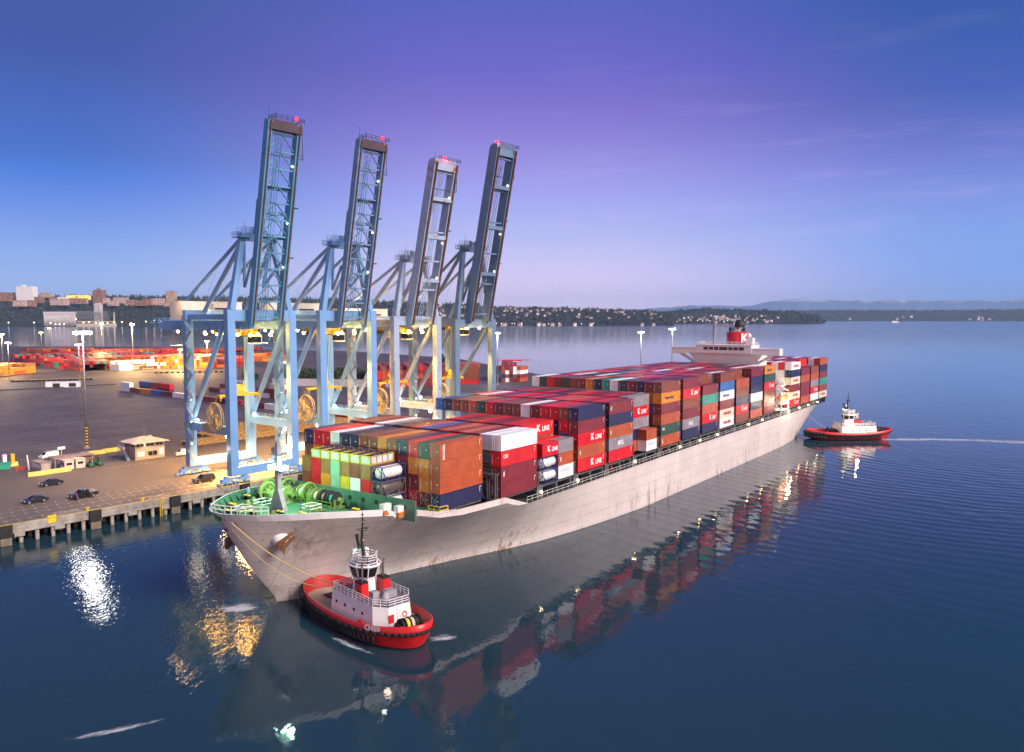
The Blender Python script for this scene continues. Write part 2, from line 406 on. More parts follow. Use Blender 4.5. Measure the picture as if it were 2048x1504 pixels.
LIME = mat('winch_green', (.15,.23,.06), .45, dirt=(.07,.05,.02)); ROPE = mat('rope_cream', (.55,.48,.36), .8, scale=6); ROPT = mat('rope_teal', (.03,.36,.30), .8, scale=6); ROPB = mat('rope_brown', (.22,.13,.08), .8, scale=6); RUST = mat('rusty_iron', (.17,.075,.035), .85, var=.5, scale=1.5)
def drum(par, x, y, z, r, L, rope):
    d = MB(); d.lathe([(r*.62, -L/2), (r*.62, L/2)], 16, (x, y, z), ax='y'); o = d.build('rope_drum', rope, par)
    f = MB()
    for s in (-1, 1): f.lathe([(r, s*L/2-.07), (r, s*L/2+.07)], 18, (x, y, z), ax='y'); f.torus((x, y+s*L/2, z), r, .10, 'y', 18, 5)
    f.build('drum_flange', LIME if rope == ROPE else M_dark(), par)
def winch(u, v, drums, wheel=None):
    z = fdeck(u); par = bpy.data.objects.new('mooring_winch', None); C.objects.link(par); par.parent = ship
    b = MB(); y = v
    for rope, r in drums:
        drum(par, u, y+.9, z+1.5, r, 1.35, rope); b.box(u-.9, u+.9, y-.05, y+.12, z, z+1.6); y += 1.85
    b.box(u-1.0, u+1.0, y-.1, y+1.3, z, z+1.9); b.lathe([(.45,0),(.45,.9)], 12, (u, v-1.1, z+1.5), ax='y'); b.tube((u, v-1, z+1.5), (u, y+1, z+1.5), .16)
    b.box(u-1.3,u+1.3,v-.4,y+1.4,z,z+.25); b.rail([(u-1.5,v,z),(u-1.5,y,z)], 1.2, .05, 1.0)
    b.build('winch_frame', LIME, par)
    if wheel:
        w = MB(); w.torus((u, y+1.7, z+1.9), 1.55, .28, 'y', 20, 6); w.lathe([(.5,-.4),(.5,.4)], 12, (u, y+1.7, z+1.9), ax='y')
        for k in range(6): t = k*pi/3; w.beam((u, y+1.7, z+1.9), (u+1.5*cos(t), y+1.7, z+1.9+1.5*sin(t)), .16)
        w.build('chain_wheel', LIME, par)
winch(-12.2, 12.4, [(ROPT,1.25),(ROPB,1.3),(ROPE,1.35)], True)
winch(-14.6, 22.0, [(ROPE,1.2),(ROPE,1.2)], True)
winch(-11.4, 20.8, [(ROPE,1.45),(ROPB,1.3)], True)
winch(-17.6, 20.4, [(ROPE,.9)], True)
for u, v in ((-28.4,15.2),(-26.0,13.2),(-27.2,21.6),(-24.2,24.6),(-21.6,10.2),(-25.5,17.5),(-18.5,28.4),(-15.2,29),(-13.2,7.0),(-23,14)):
    m = MB(); z = fdeck(u)
    for s in (-.45, .45): m.lathe([(.3,z),(.3,z+.7)], 10, (u, v+s, 0), 1); m.lathe([(.38,z+.7),(.38,z+.85)], 10, (u, v+s, 0), 0)
    m.box(u-.5,u+.5,v-1,v+1,z,z+.12,1); m.build('bollard', [M_yel(), M_black()], ship)
for u, v, rz in ((-26.5,19.5,0),(-21.5,20.5,0),(-19,11.5,1)):
    m = MB(); z = fdeck(u); m.rail([(u,v,z),(u+2.4,v,z),(u+2.4,v+2.2,z),(u,v+2.2,z),(u,v,z)], 1.1, .05, 1.2); m.build('guard_rail', M_white(), ship)
for u, v in ((-25,21),(-22,23.6),(-19.5,25.2),(-16.8,12.6),(-15.5,15.2),(-24,14.5)):
    m = MB(); z = fdeck(u); m.box(u-.9,u+.9,v-.8,v+.8,z+.01,z+.5); m.lathe([(.5,z+.5),(.3,z+1.0)], 10, (u,v,0)); m.build('deck_hatch', LIME, ship)
# rail at the very bow, standing on the bulwark
m = MB(); pts = []
for u in (-22,-24,-26,-28,-29.5,-31,-32,-32.8,-33.15): pts.append((u, CV-hbG(max(0,u-stem(sheer(u))))+.1, sheer(u)))
pts = [p for p in pts if p[0] <= -27.5] + [(-33.15, CV, 4.2)] + [(u, CV+hbG(max(0,u-stem(sheer(u))))-.1, sheer(u)) for u in (-33.0,-32.8)]
m.rail(pts, 1.25, .06, .9); m.build('bow_rail', M_white(), ship)
# white covers and orange gear at the break of the forecastle
for u in (-11.6, -9.2):
    m = MB(); v = CV-half(u, 1.2); m.box(u-.9,u+.9,v-.25,v+.7,sheer(u)-.1,sheer(u)+.9,0); m.box(u-.8,u+.8,v-.3,v+.5,sheer(u)-.9,sheer(u)-.1,1)
    m.build('fairlead_box', [M_white(), mat('orange_gear', (.55,.17,.03), .6, dirt=(.05,.03,.02))], ship)
m = MB(); m.box(-11,-9.5,2.6,2.7,.9,1.0); m.rail([(-12,2.4,.6),(-9.6,1.5,.4),(-9.4,3.2,.4)], 1.2, .05, .9); m.build('guard_rail', M_white(), ship)
# anchor in its bolster, port bow
def anchor():
    O_ = Vector((-24.5, 11.7, -.9)); n = Vector((-.62,-.78,-.05)); r = Vector((.78,-.62,0)); up = Vector((0,0,1)); k = 1/12.7
    m = MB(); m.lathe([(1.75,-1.6),(1.7,-.2),(1.45,.5),(.9,.95),(.3,1.1)], 20)
    q = n.to_track_quat('Z','Y').to_matrix().to_4x4(); m.v = [tuple(O_ + (q @ Vector(p))) for p in m.v]; m.build('anchor_bolster', mat('bow_white', (.8,.77,.76)), ship, True)
    a = MB()
    for pts, d0, d1 in (([(551,1085),(582.5,1065.3),(584,1070),(571,1082),(566,1093),(553.5,1097)],.9,1.35),([(566,1091),(578,1078),(588.5,1076),(587,1080),(570,1098)],.5,1.0),([(558,1097),(567.6,1109),(570.5,1096),(566,1089)],.95,1.5),([(553,1086),(570,1075),(571,1080),(556,1092)],1.35,1.6)):
        P = [O_ + r*((x-563.5)*k) - up*((y-1079)*k) for x, y in pts][::-1]; N = len(P)
        vs = [p+n*d0 for p in P]+[p+n*d1 for p in P]; a.add(vs, [(i,(i+1)%N,N+(i+1)%N,N+i) for i in range(N)]+[tuple(range(N-1,-1,-1)),tuple(range(N,2*N))])
    a.build('anchor', RUST, ship, fix=True)
anchor()
m = MB(); m.box(-30.6,-29.4,CV-.4,CV+.4,.6,1.4); m.build('bow_chock', RUST, ship)
a_ = Vector((-26.2, CV+half(-26.2,-2.4), -2.4)); o_ = Vector((-.62,.78,0)); m = MB(); m.beam(a_+o_*.3, a_+o_*1.5+Vector((0,0,-.4)), 1.0, 1.4); m.beam(a_+o_*1.3+Vector((.7,.5,.9)), a_+o_*1.3-Vector((.7,.5,1.1)), .5, .9); m.build('anchor', RUST, ship)

# side rail, pedestals, coamings, lashing bridges
UB = {0: -6.6, 1: 0, 2: 14.29, 3: 28.4, 4: 42.5, 5: 56.5, 6: 70.6}
for k in range(7): UB[7+k] = 84.7+14.0*k
UB.update({14: 200.4, 15: 214.2, 16: 228.1, 17: 241.9})
m = MB(); pts = [(u, CV-half(u, sheer(u))+.25, sheer(u)) for u in [22.6]+list(range(28, 254, 6))]
m.rail(pts, 1.15, .03, 1.6, n=2); m.build('side_rail', M_white(), ship)
DK = mat('bridge_steel', (.10,.10,.10), .6, var=.35)
for b in range(1, 18):
    u = UB[b]; v0 = 0 if b == 1 else -2.5; m = MB()
    m.box(u+.3,u+12,2.6,32.4,-2.4,-.15); 
    for x in (u+.4, u+6.0, u+11.6):
        zb = -2.5 if b > 2 else -.9
        if b > 1 or x > 6: m.box(x-.25,x+.45,v0+(.2 if b > 2 else 1.0),v0+1.5,zb,-.05)
        m.box(x-.25,x+.45,v0+2.3,v0+2.9,zb,-.05)
    m.box(u+.1,u+12.1,v0+.3,v0+.5,-.5,-.1); m.box(u+1.5,u+10.5,1.8,2.5,-2.4,-1.2)
    m.build('hatch_coaming', DK, ship)
for b in list(range(2, 14))+[15, 16, 17]:
    u = UB[b]-1.25 if b != 2 else 13.2; H = 4.6 if b == 2 else 2.9; m = MB()
    for v in [-2.4, -.6] + [2.5*k for k in range(1, 15, 2)]:
        zb = -2.4 if b > 2 or v > 1 else -.2
        m.box(u-.4,u-.1,v,v+.3,zb,H); m.box(u+.2,u+.5,v,v+.3,zb,H)
    m.box(u-.5,u+.6,-2.5,37,H-.25,H); m.box(u-.4,u+.5,-2.5,-.3,-.4,-.1); m.beam((u,-2.2 if b > 2 else .4,-2.3 if b > 2 else -.3),(u,1.8 if b > 2 else 3,H-.3),.3); m.rail([(u-.45,-2.5,H),(u-.45,37,H)], 1.0, .04, 2.5)
    if b > 2: m.box(u-.75,u+.85,-2.75,-2.35,-2.4,.3)
    m.build('lashing_bridge', DK, ship)
m = MB(); m.box(249,253.8,-2.5,37,-.9,-.1); m.box(252.4,253.4,-1,35,-2.3,-.9); m.build('stern_platform', M_dark(), ship)
GL = glow('lamp_warm', (1,.72,.35), 30)
for u in (29.2, 43.6, 71, 98, 112.2, 126, 154, 168, 199, 213, 226, 240):
    m = MB(); m.lathe([(.05,-.22),(.24,-.1),(.24,.1),(.05,.22)], 8, (u-1.3, -2.85, -1.2)); m.build('passage_lamp', GL, ship)
for u in (57.5, 43.8+14, 85.5, 127.5):
    m = MB(); m.box(u+2,u+2.5,-1.6,-1.5,-1.6,-.9); m.build('fire_hose_box', mat('hose_red', (.6,.02,.02)), ship)

# accommodation block with bridge wings and funnel
WH = mat('house_white', (.80,.77,.74), .45, var=.06, scale=.2)
m = MB(); m.box(184.2,197,5.6,28.9,-2.3,22.3); m.box(183.4,187.2,-3.2,38.1,20.1,22.4); m.box(183.2,187.4,-3.2,38.1,22.4,22.55)
for s in (-1, 1):
    m.beam((185.3,CV+s*11.4,16.6),(185.3,CV+s*17.6,20.1),.9); m.box(184.4,186.9,CV+s*11.4-.6,CV+s*11.4+.6,19.2,20.1)
m.prism([(CV-11.5,17.5),(CV+11.5,17.5),(CV+13.6,20.1),(CV-13.6,20.1)],184.1,186.9,ax='x')
hs = m.build('accommodation_block', WH, ship)
m = MB(); m.box(182.9,192,6.9,27.9,20.6,23.45); m.box(182.7,192.4,6.7,28.1,23.45,23.65); m.rail([(183,7.1,23.65),(183,27.7,23.65),(192,27.7,23.65),(192,7.1,23.65),(183,7.1,23.65)],1.0,.05,1.6); wb = m.build('wheelhouse', WH, ship)
for y0, y1 in ((9.6,11.5),(11.9,13.5),(13.9,15.4),(15.8,18.9),(19.3,20.9),(21.3,22.9),(23.3,25)):
    m = MB(); m.box(182.84,182.95,y0,y1,21.75,22.85); m.build('window', M_glass(), wb)
for y in (11.2, 14.2, 20.3, 23.2): 
    m = MB(); m.box(184.12,184.25,y-.3,y+.3,18.6,19.4); m.build('window', M_glass(), hs)
m = MB(); m.lathe([(4.3,22.3),(4.1,28.2)], 28, (196.5,16.7,0)); fu = m.build('funnel', mat('funnel_red', (.60,.02,.025), .4, var=.15), ship, True)
put_text(fu, 'K', 193.9, 13.25, 25.9, 4.4, key='w', rot=Matrix.Rotation(-pi/2+.86, 4, 'Z') @ SIDE, bold=.05)
m = MB(); m.lathe([(3.0,28.5),(2.6,30.0),(2.9,30.1)], 20, (196.5,17,0), 1); m.lathe([(1.9,30),(2.0,31),(1.7,32.2),(.9,33),(.2,33.2)], 16, (197.5,16.5,0), 0)
for p in ((195,13.8),(194.4,16),(194.6,19)): m.lathe([(.5,28.4),(.5,30)], 10, (p[0],p[1],0), 0)
m.build('exhaust', [M_dark(), M_grey()], fu)
m = MB(); m.beam((187,22.6,23.6),(187,22.6,33.6),.7); m.box(186.8,187.2,15,22.6,30.4,30.8); m.box(186.2,187.8,20.5,24.6,33.6,33.8); m.tube((187,18.6,30.8),(187,18.6,34.5),.1); m.box(186.8,187.2,22.4,24,28,28.2); m.tube((186,25.6,23.6),(186,25.6,36.5),.07)
m.tube((186,9.6,23.6),(186,9.6,31),.06)
rm = m.build('radar_mast', M_grey(), ship)
m = MB(); m.box(187.2,187.5,12.6,17.2,33.0,33.3); m.beam((187.3,15,31),(187.3,15,33),.3); m.box(186.9,187.6,14.4,15.6,32.4,33); m.build('radar_scanner', M_white(), rm)
m = MB(); m.box(188,191,8.2,10.6,23.65,26.2); m.lathe([(.2,26.2),(.8,26.6),(.9,27.2),(.5,27.8),(.1,28)], 10, (189.5,10,0)); m.build('satellite_dome', M_white(), ship)
# lifeboat in davits on the port side
m = MB(); m.loft([[(189+x, -1.6+1.35*c*w, 4.2+1.4*s_*w) for c, s_ in [(cos(t*pi/6), sin(t*pi/6)) for t in range(12)]] for x, w in ((0,.25),(1.2,.8),(3,1),(6,1),(7.6,.85),(8.8,.3))]); lb = m.build('lifeboat', mat('lifeboat_orange', (.75,.17,.05), .4), ship, True)
m = MB(); m.box(190.5,195,-2.2,-1.0,5.3,6.0); m.build('lifeboat_canopy', M_white(), lb)
m = MB()
for u in (188.4, 197.8): m.beam((u,1.8,-2.2),(u,1.8,8.2),.6); m.beam((u,1.8,8.2),(u,-2.6,6.6),.5); m.beam((u,1.8,3),(u,-2.4,2.2),.4); m.beam((u,-2.6,-2.2),(u,-2.6,2.2),.4)
m.box(188,198.2,-2.8,2,-.3,-.1); m.box(188,198.2,-2.8,2,2.0,2.2); m.rail([(188,-2.7,2.2),(198.2,-2.7,2.2)],1,.06,1.2); m.beam((188,-2.6,12.6),(192.5,-2.7,9.0),.35); m.beam((187,-2.6,9.0),(193.5,-2.7,9.0),.35)
m.build('davit', M_white(), ship)
lamp(S(191,-5.0,3.5), 2500, (1,.8,.45), .4); lamp(S(196,-4.6,1.0), 1500, (1,.8,.5), .3)

# ================================================================== containers
CW, LP = 2.438, 12.19
CMESH = {}
def frame_beams(m, L, H, g=0.0, mi=0):
    a = .16
    for y in (0, CW-a):
        for z in (0, H-a): m.box(-g, L+g, y-g, y+a+g, z-g, z+a+g, mi)
    for x in (0, L-a):
        for y in (0, CW-a): m.box(x-g, x+a+g, y-g, y+a+g, a, H-a, mi)
        for z in (0, H-a): m.box(x-g, x+a+g, a, CW-a, z-g, z+a+g, mi)
def cmesh(L, H, col, kind):
    k = (L, H, col, kind)
    if k in CMESH: return CMESH[k]
    m = MB(); i = .06
    if kind in ('body', 'one'): m.box(i, L-i, i, CW-i, .1, H-.05)
    if kind in ('frame', 'one'): frame_beams(m, L, H)
    if kind == 'door':
        for y in (.2, 1.24): m.box(-.01, .05, y, y+1.0, .2, H-.2)
        for y in (.45, .95, 1.5, 2.0): m.tube((-.04, y, .15), (-.04, y, H-.15), .035, 5)
        for y in (.45, .95, 1.5, 2.0): m.box(-.07, -.02, y-.12, y+.12, 1.0, 1.12)
    if kind == 'marks':
        for z in range(9): m.box(-.012, .02, 1.98, 2.08, .5+z*.2, .62+z*.2)
        m.box(-.012, .02, .5, .8, 1.5, 1.7)
        for z in range(5): m.box(L-1.0, L-.8, -.012, .02, H-.5-z*.22, H-.38-z*.22)
        m.box(L-.75, L-.45, -.012, .02, H-.5, H-.36)
    me = m.mesh({'body': 'container', 'one': 'container', 'frame': 'corner_frame', 'door': 'door', 'marks': 'lettering'}[kind], mat('mark_white', (.75,.73,.7)) if kind == 'marks' else cmat(col))
    CMESH[k] = me; return me

CONT = []
def cont(M, p, L, H, col, faces, where, text=None, door=False):
    """queue a container: M frame matrix, p its foot corner, faces seen from the water"""
    CONT.append(dict(M=M, p=p, L=L, H=H, col=col, faces=faces, where=where, text=text, door=door))
ORD = 'zeroth first second third fourth fifth sixth seventh eighth ninth tenth eleventh twelfth thirteenth fourteenth fifteenth sixteenth seventeenth eighteenth'.split()
SK = 'maroon red maroon brown red maroon navy rust brown red maroon grey salmon blue white maroon red green'.split()
KL, MO, HP, YM = ('K LINE','w'), ('MOL','w'), ('Hapag-Lloyd','b'), ('YANG MING','r')
# bay: (tier height, port stack top to bottom [(colour, text)], top row from port inboard)
T = lambda *a: [x if isinstance(x, tuple) else (x, None) for x in a]
BAY = {
 1: (2.93, T(('rust',('TRITON','v')),'rust','rust','navy'), 'rust green red navy brown orange brown brown navy navy white red red navy'),
 2: (2.93, T('white',('red',('CAI','s')),('maroon',('tex','v')),'maroon'), 'white white maroon salmon maroon salmon maroon blue salmon brown navy grey white brown rust brown'),
 3: (2.85, T(), '- - red red maroon maroon red brown maroon red white grey white white white white'),
 4: (2.78, T('navy','maroon',('red',KL),('rust',('tex','v')),('red',KL)), 'navy brown red red maroon white brown brown maroon red green salmon brown brown navy blue'),
 5: (2.78, T(('maroon',('tex','v')),'navy',('rust',('tex','v')),('grey',MO),'red'), 'maroon red maroon red salmon salmon red navy red maroon red red navy red white red'),
 6: (2.78, T(), '- grey maroon red maroon maroon red salmon maroon navy red maroon green red maroon maroon'),
 7: (2.78, T('brown',('orange',HP),'maroon','rust',('green',('CAI','s')),('rust',('tex','v'))), 'brown maroon navy maroon green white teal navy orange maroon brown green maroon red green white'),
 8: (2.78, T('maroon',('red',KL),'brown','maroon',('grey',MO),'navy'), 'maroon navy maroon maroon red salmon maroon red salmon navy white navy green white red maroon'),
 9: (2.78, T('maroon','teal','salmon',('red',KL),'navy'), 'maroon brown red maroon red maroon blue red maroon red grey navy brown red salmon red'),
 10: (2.78, T('brown','blue',('white',HP),'maroon',('cream',YM),('white',YM)), 'brown white brown maroon maroon salmon red maroon white maroon red navy maroon green red maroon'),
 11: (2.78, T('rust','brown','navy',('red',KL),'brown'), 'rust brown maroon brown red maroon white maroon red salmon maroon red navy maroon red maroon'),
 12: (2.78, T('maroon','navy','navy','white','navy','salmon'), 'maroon brown white maroon maroon green maroon red maroon maroon grey maroon red maroon maroon maroon'),
 13: (2.78, T(('orange',HP),'green',('red',KL),'brown',('red',KL),'maroon'), 'orange white white maroon maroon grey green maroon maroon maroon red maroon navy maroon maroon maroon'),
 14: (2.78, T(('white',YM),'navy',('cream',YM),'maroon',('cream',YM),('red',KL)), 'white red white red white maroon navy red white maroon red navy white maroon red maroon'),
 15: (2.78, T('maroon','rust','maroon','maroon','rust'), 'maroon brown maroon red navy maroon white red maroon navy red maroon red maroon red maroon'),
 16: (2.78, T('brown','rust','grey',('red',KL),'white'), 'brown maroon red maroon navy white maroon red maroon navy red maroon red maroon red maroon'),
 17: (2.78, T('rust','navy','maroon','teal','brown',('cream',YM)), 'brown white brown maroon white navy red maroon navy white maroon navy maroon red navy navy'),
}
HT = {1:4,2:4,3:4,4:5,5:5,6:5,7:6,8:6,9:6,10:6,11:6,12:6,13:6,14:6,15:6,16:6,17:6}
bayname = lambda b: f"{ORD[b]} bay from bow" if b < 14 else f"{ORD[18-b]} bay from stern"
def ton(i, n): return 'top tier' if i == 0 else (f'{ORD[i+1]} tier from top' if i < n-1 else 'bottom tier')
def colour(b, k, i):
    rr = random.Random(b*977+k*31+i*7); return rr.choice(SK)
FIX = {(1,1,1):'orange',(1,2,1):'orange',(1,3,1):'maroon',(1,4,1):'red',(1,5,1):'white',(1,11,1):'white',(1,12,1):'orange',(1,13,1):'brown',(1,1,2):'orange',(1,2,2):'maroon',(1,3,2):'brown',(1,4,2):'maroon',(1,1,3):'maroon',(1,2,3):'red',(1,3,3):'red',
 (2,1,1):'navy',(2,1,2):'white',(2,1,3):'maroon',(4,1,1):'red',(4,2,1):'navy',(4,3,1):'maroon',(7,1,1):'orange',(7,2,1):'maroon',(7,3,1):'brown',(7,4,1):'white',(7,5,1):'maroon',(7,7,1):'red',(7,8,1):'brown',(7,12,1):'white',(7,13,1):'red',(7,14,1):'white',
 (14,1,1):'white',(14,1,2):'white',(14,1,3):'white',(14,1,4):'white',(14,2,1):'white',(14,2,2):'white'}
for b, (H, port, tops) in BAY.items():
    tops = tops.split(); n = len(tops); v0 = 0 if b == 1 else -2.7; N = HT[b]
    base = 0 if b < 3 else (.3 if b < 14 else .1)
    for k in range(n):
        v = v0+2.5*k; nk = N
        if k == 0 and port: nk = len(port)
        if tops[k] == '-': continue
        if b == 3 and k >= 2: nk = 4 if k < 10 else 3
        if b == 9 and k == 0: nk = 5
        if b == 11 and k in (0,): nk = 5
        if b in (15, 16) and k <= 1: nk = 5
        if b == 6 and k == 1: nk = 5
        row = 'outermost port row' if k == 0 else ('second row inboard' if k == 1 and b in (3, 6) else f'{ORD[k+1]} row from port side')
        for i in range(nk):
            col = port[i][0] if (k == 0 and port) else (tops[k] if i == 0 else FIX.get((b,k,i), colour(b,k,i)))
            tx = port[i][1] if (k == 0 and port) else None
            fc = set()
            if i == 0: fc.add('top')
            if k == 0: fc.add('port')
            if b == 3 and k == 2 and i < 2: fc.add('port'); tx = KL if i == 0 else None; col = 'red' if i == 0 else 'brown'
            if b == 6 and k == 1: fc.add('port'); col = ['grey','red','grey','navy','rust'][i]; tx = KL if i == 1 else None
            if b in (9, 11) and k == 1 and i == 0: fc.add('port')
            if b in (15, 16) and k == 2 and i == 0: fc.add('port')
            prev = {1: -1, 14: -1}.get(b, HT.get(b-1, 0)); pd = 2.93*prev if b-1 < 3 else 2.8*prev
            zt = base + H*(nk-i)
            if b in (1, 14) or zt > pd+.8 or (k == 0 and b in (2,)) or (b == 4 and k < 3) or (b == 7 and k < 2) or (b==10 and k < 1): fc.add('front')
            if b == 1 and i > 0 and k > 4 and k < 11: fc.discard('front')
            if b == 14 and k > 2: fc.discard('front')
            if not fc: continue
            dr = col == 'white' and b in (2, 14)
            cont(MS, (UB[b], v, base+H*(nk-1-i)), LP, H-.02, col, fc, f"{ton(i, nk)}, {row}, {bayname(b)}", tx, dr)
# short containers: third bay, sixth bay, and the little bay behind the breakwater
for i, (c, t) in enumerate((('grey', None), ('rust', ('tex','v')), ('white', ('CRONOS','s')))):
    cont(MS, (28.4+6.15, -2.7, .2+2.7*(2-i)), 6.06, 2.68, c, {'port','front'} | ({'top'} if i == 0 else set()), f"short, {ton(i,3)}, outermost port row, third bay from bow", t)
cont(MS, (28.4, -2.7, .2+5.4), 6.06, 2.68, 'red', {'port','front','top'}, "short, on two tanks, third bay from bow", KL)
cont(MS, (28.4, -.2, .2+5.4), LP, 2.7, 'red', {'top','port'}, "third tier, second row inboard, third bay from bow")
for i, c in enumerate(('rust', 'white')):
    cont(MS, (70.6+5.6, -2.7, .3+2.7*(1-i)), 6.06, 2.68, c, {'port','front'} | ({'top'} if i == 0 else set()), f"short, {ton(i,2)}, outermost port row, sixth bay from bow", ('CRONOS','s') if i else None)
cols0 = ['tan','brown','tan','mint','tan','red','brown']; cols1 = ['red','white','tan','mint','orange','red','brown']
cols0 = ['tan','brown','tan','mint','tan','red','tan']; low0 = ['red','white','yellow','mint','orange','red','brown']
for k in range(7):
    for i, cc in enumerate((cols0, low0)):
        cont(MS, (-6.6, 10.2+2.55*k, 2.7+2.62*(1-i)), 6.06, 2.6, cc[k], {'front'} | ({'top'} if i == 0 and k == 6 else set()), f"short, {'upper' if i == 0 else 'lower'} tier behind breakwater, {ORD[k+2]} column from port side")
# --- yard: the lone row, and the stacks across the terminal
def dcont(a, b, z, L, H, col, where, text=None, faces=('port','top'), rot=0):
    """a container on the quay whose long side faces the water side of the lot"""
    M = MD @ Matrix.Translation((a, b, z)) @ Matrix.Rotation(rot-pi/2, 4, 'Z')
    cont(M, (0, 0, 0), L, H, col, set(faces), where, text)
rowc = ['white','brown','orange','blue','maroon','white','red','maroon','maroon','navy','red','maroon','white','maroon']
for k, c in enumerate(rowc):
    dcont(102.5, 296-12.6*k, 0, LP, 2.6, c, f"bottom tier, {ORD[k+1]} from open end of lone yard row", KL if c == 'red' else None)
dcont(102.5, 296, 2.62, LP, 2.6, 'white', "upper tier open end of the lone yard row")
for k, c in enumerate(['navy','red','maroon']): dcont(112, 292-12.6*k, 0, LP, 2.6, c, f"{ORD[k+1]} of the lone row's second line"); dcont(112, 292-12.6*k, 2.62, LP, 2.6, ['blue','maroon','red'][k], f"upper tier, {ORD[k+1]} of the lone row's second line")
for k in range(6):
    for z in range(1+(k % 3)):
        dcont(133, 250-12.6*k, 2.62*z, LP, 2.6, ['maroon','cream','maroon','navy','white','maroon'][(k+z) % 6], f"tier {['one','two','three'][z]}, {ORD[k+1]} in short row beyond the lamps")
for k in range(5): dcont(102.5, 96-12.6*k, 0, LP, 2.6, ['maroon','orange','brown','orange','maroon'][k], f"{ORD[k+1]} on the ground behind the third crane")
def block(P0, P1, depth, tiers, pal, name, end=False, step=None):
    """stack block on the terminal: front line P0-P1 on the ground, so many rows deep"""
    P0, P1 = Vector(P0), Vector(P1); d = P1-P0; L = d.length; ang = atan2(d.y, d.x); cell = 2.6 if end else 12.6
    n = max(1, int(L/cell)); rr = random.Random(hash(name) % 1000 if False else len(name)*7+int(abs(P0.x)))
    dp = max(1, int(depth/(12.6 if end else 2.6)))
    for k in range(n):
        tt = tiers - (1 if rr.random() < .22 else 0)
        for r in range(dp):
            tr = tt - (1 if rr.random() < .2 else 0)
            for z in range(tr):
                if r and z < tr-1: continue
                col = rr.choice(pal)
                M = Matrix.Translation(P0) @ Matrix.Rotation(ang, 4, 'Z')
                fc = {'port'} if r == 0 else set()
                if z == tr-1: fc.add('top')
                if end:
                    MM = M @ Matrix.Translation((k*cell+CW, r*12.6, z*2.62)) @ Matrix.Rotation(pi/2, 4, 'Z'); fc = {('front' if f == 'port' else f) for f in fc}
                    if k == n-1 : fc.add('top')
                else: MM = M @ Matrix.Translation((k*cell, r*2.6, z*2.62))
                cont(MM, (0,0,0), LP, 2.6, col, fc, f"{ORD[z+1]} layer, {ORD[min(k+1,18)]} along, {ORD[min(r+1,18)]} deep in {name}")
RD = ['red','maroon','maroon','brown','rust','maroon','red']; OR = ['orange','orange','tan','rust','orange']; BR = ['maroon','brown','brown','rust']
block(G(-40,757), G(92,743), 60, 3, OR, 'orange stack by the fence')
block(G(15,724), G(163,743), 120, 3, RD+['teal'], 'red stack at the far left')
block(G(164,732), G(216,741), 90, 3, OR+OR+['cream'], 'orange lamp-side stack')
block(G(219,741), G(240,742), 60, 3, ['cream','white'], 'cream stack at the corner', True)
block(G(243,736), G(300,738), 70, 4, BR, 'brown stack in mid terminal')
block(G(302,737), G(425,737), 60, 4, OR+['tan','red','white'], 'end-on orange stack', True)
block(G(430,735), G(520,734), 60, 3, RD+OR, 'mixed crane-side stack')
block(G(40,711), G(240,716), 60, 3, RD+BR+OR, 'long far red stack')
block(G(240,712), G(430,714), 60, 3, RD+BR+OR, 'far channel stack')
block(G(420,716), G(470,717), 60, 4, RD, 'far red stack')
block(G(503,722), G(556,723), 40, 3, OR+['rust'], 'orange channel stack')
block(G(756,775), G(880,772), 60, 5, RD, 'end-on red stack', True)
block(G(882,768), G(975,768), 24, 5, ['brown','red','brown','maroon'], 'tall brown stack')
block(G(1003,764), G(1039,764), 40, 5, ['maroon','maroon','navy','white','brown'], 'dark far-end stack', True)
block(G(1040,764), G(1066,760), 20, 4, ['rust','brown','white','maroon'], 'rust far-end stack')

NFACE = dict(top=(0,0,1), port=(0,-1,0), front=(-1,0,0))
def visarea(c):
    L, H = c['L'], c['H']; M = c['M'] @ Matrix.Translation(c['p']); tot = 0
    q = dict(top=[(0,0,H),(L,0,H),(L,CW,H),(0,CW,H)], port=[(0,0,0),(L,0,0),(L,0,H),(0,0,H)], front=[(0,0,0),(0,CW,0),(0,CW,H),(0,0,H)])
    for f in c['faces']:
        P = [proj(M @ Vector(p)) for p in q[f]]
        a = abs(sum(P[i][0]*P[(i+1)%4][1]-P[(i+1)%4][0]*P[i][1] for i in range(4)))/2
        cx = sum(p[0] for p in P)/4; cy = sum(p[1] for p in P)/4
        if -20 < cx < 2068 and cy < 1520: tot += a
    return tot
for c in CONT: c['area'] = visarea(c)
CONT.sort(key=lambda c: -c['area'])
NIND = 292
usedlab = set(); WHITE = M_white(); TXB = mat('letter_navy', (.02,.03,.12)); TXR = mat('letter_red', (.62,.03,.05))
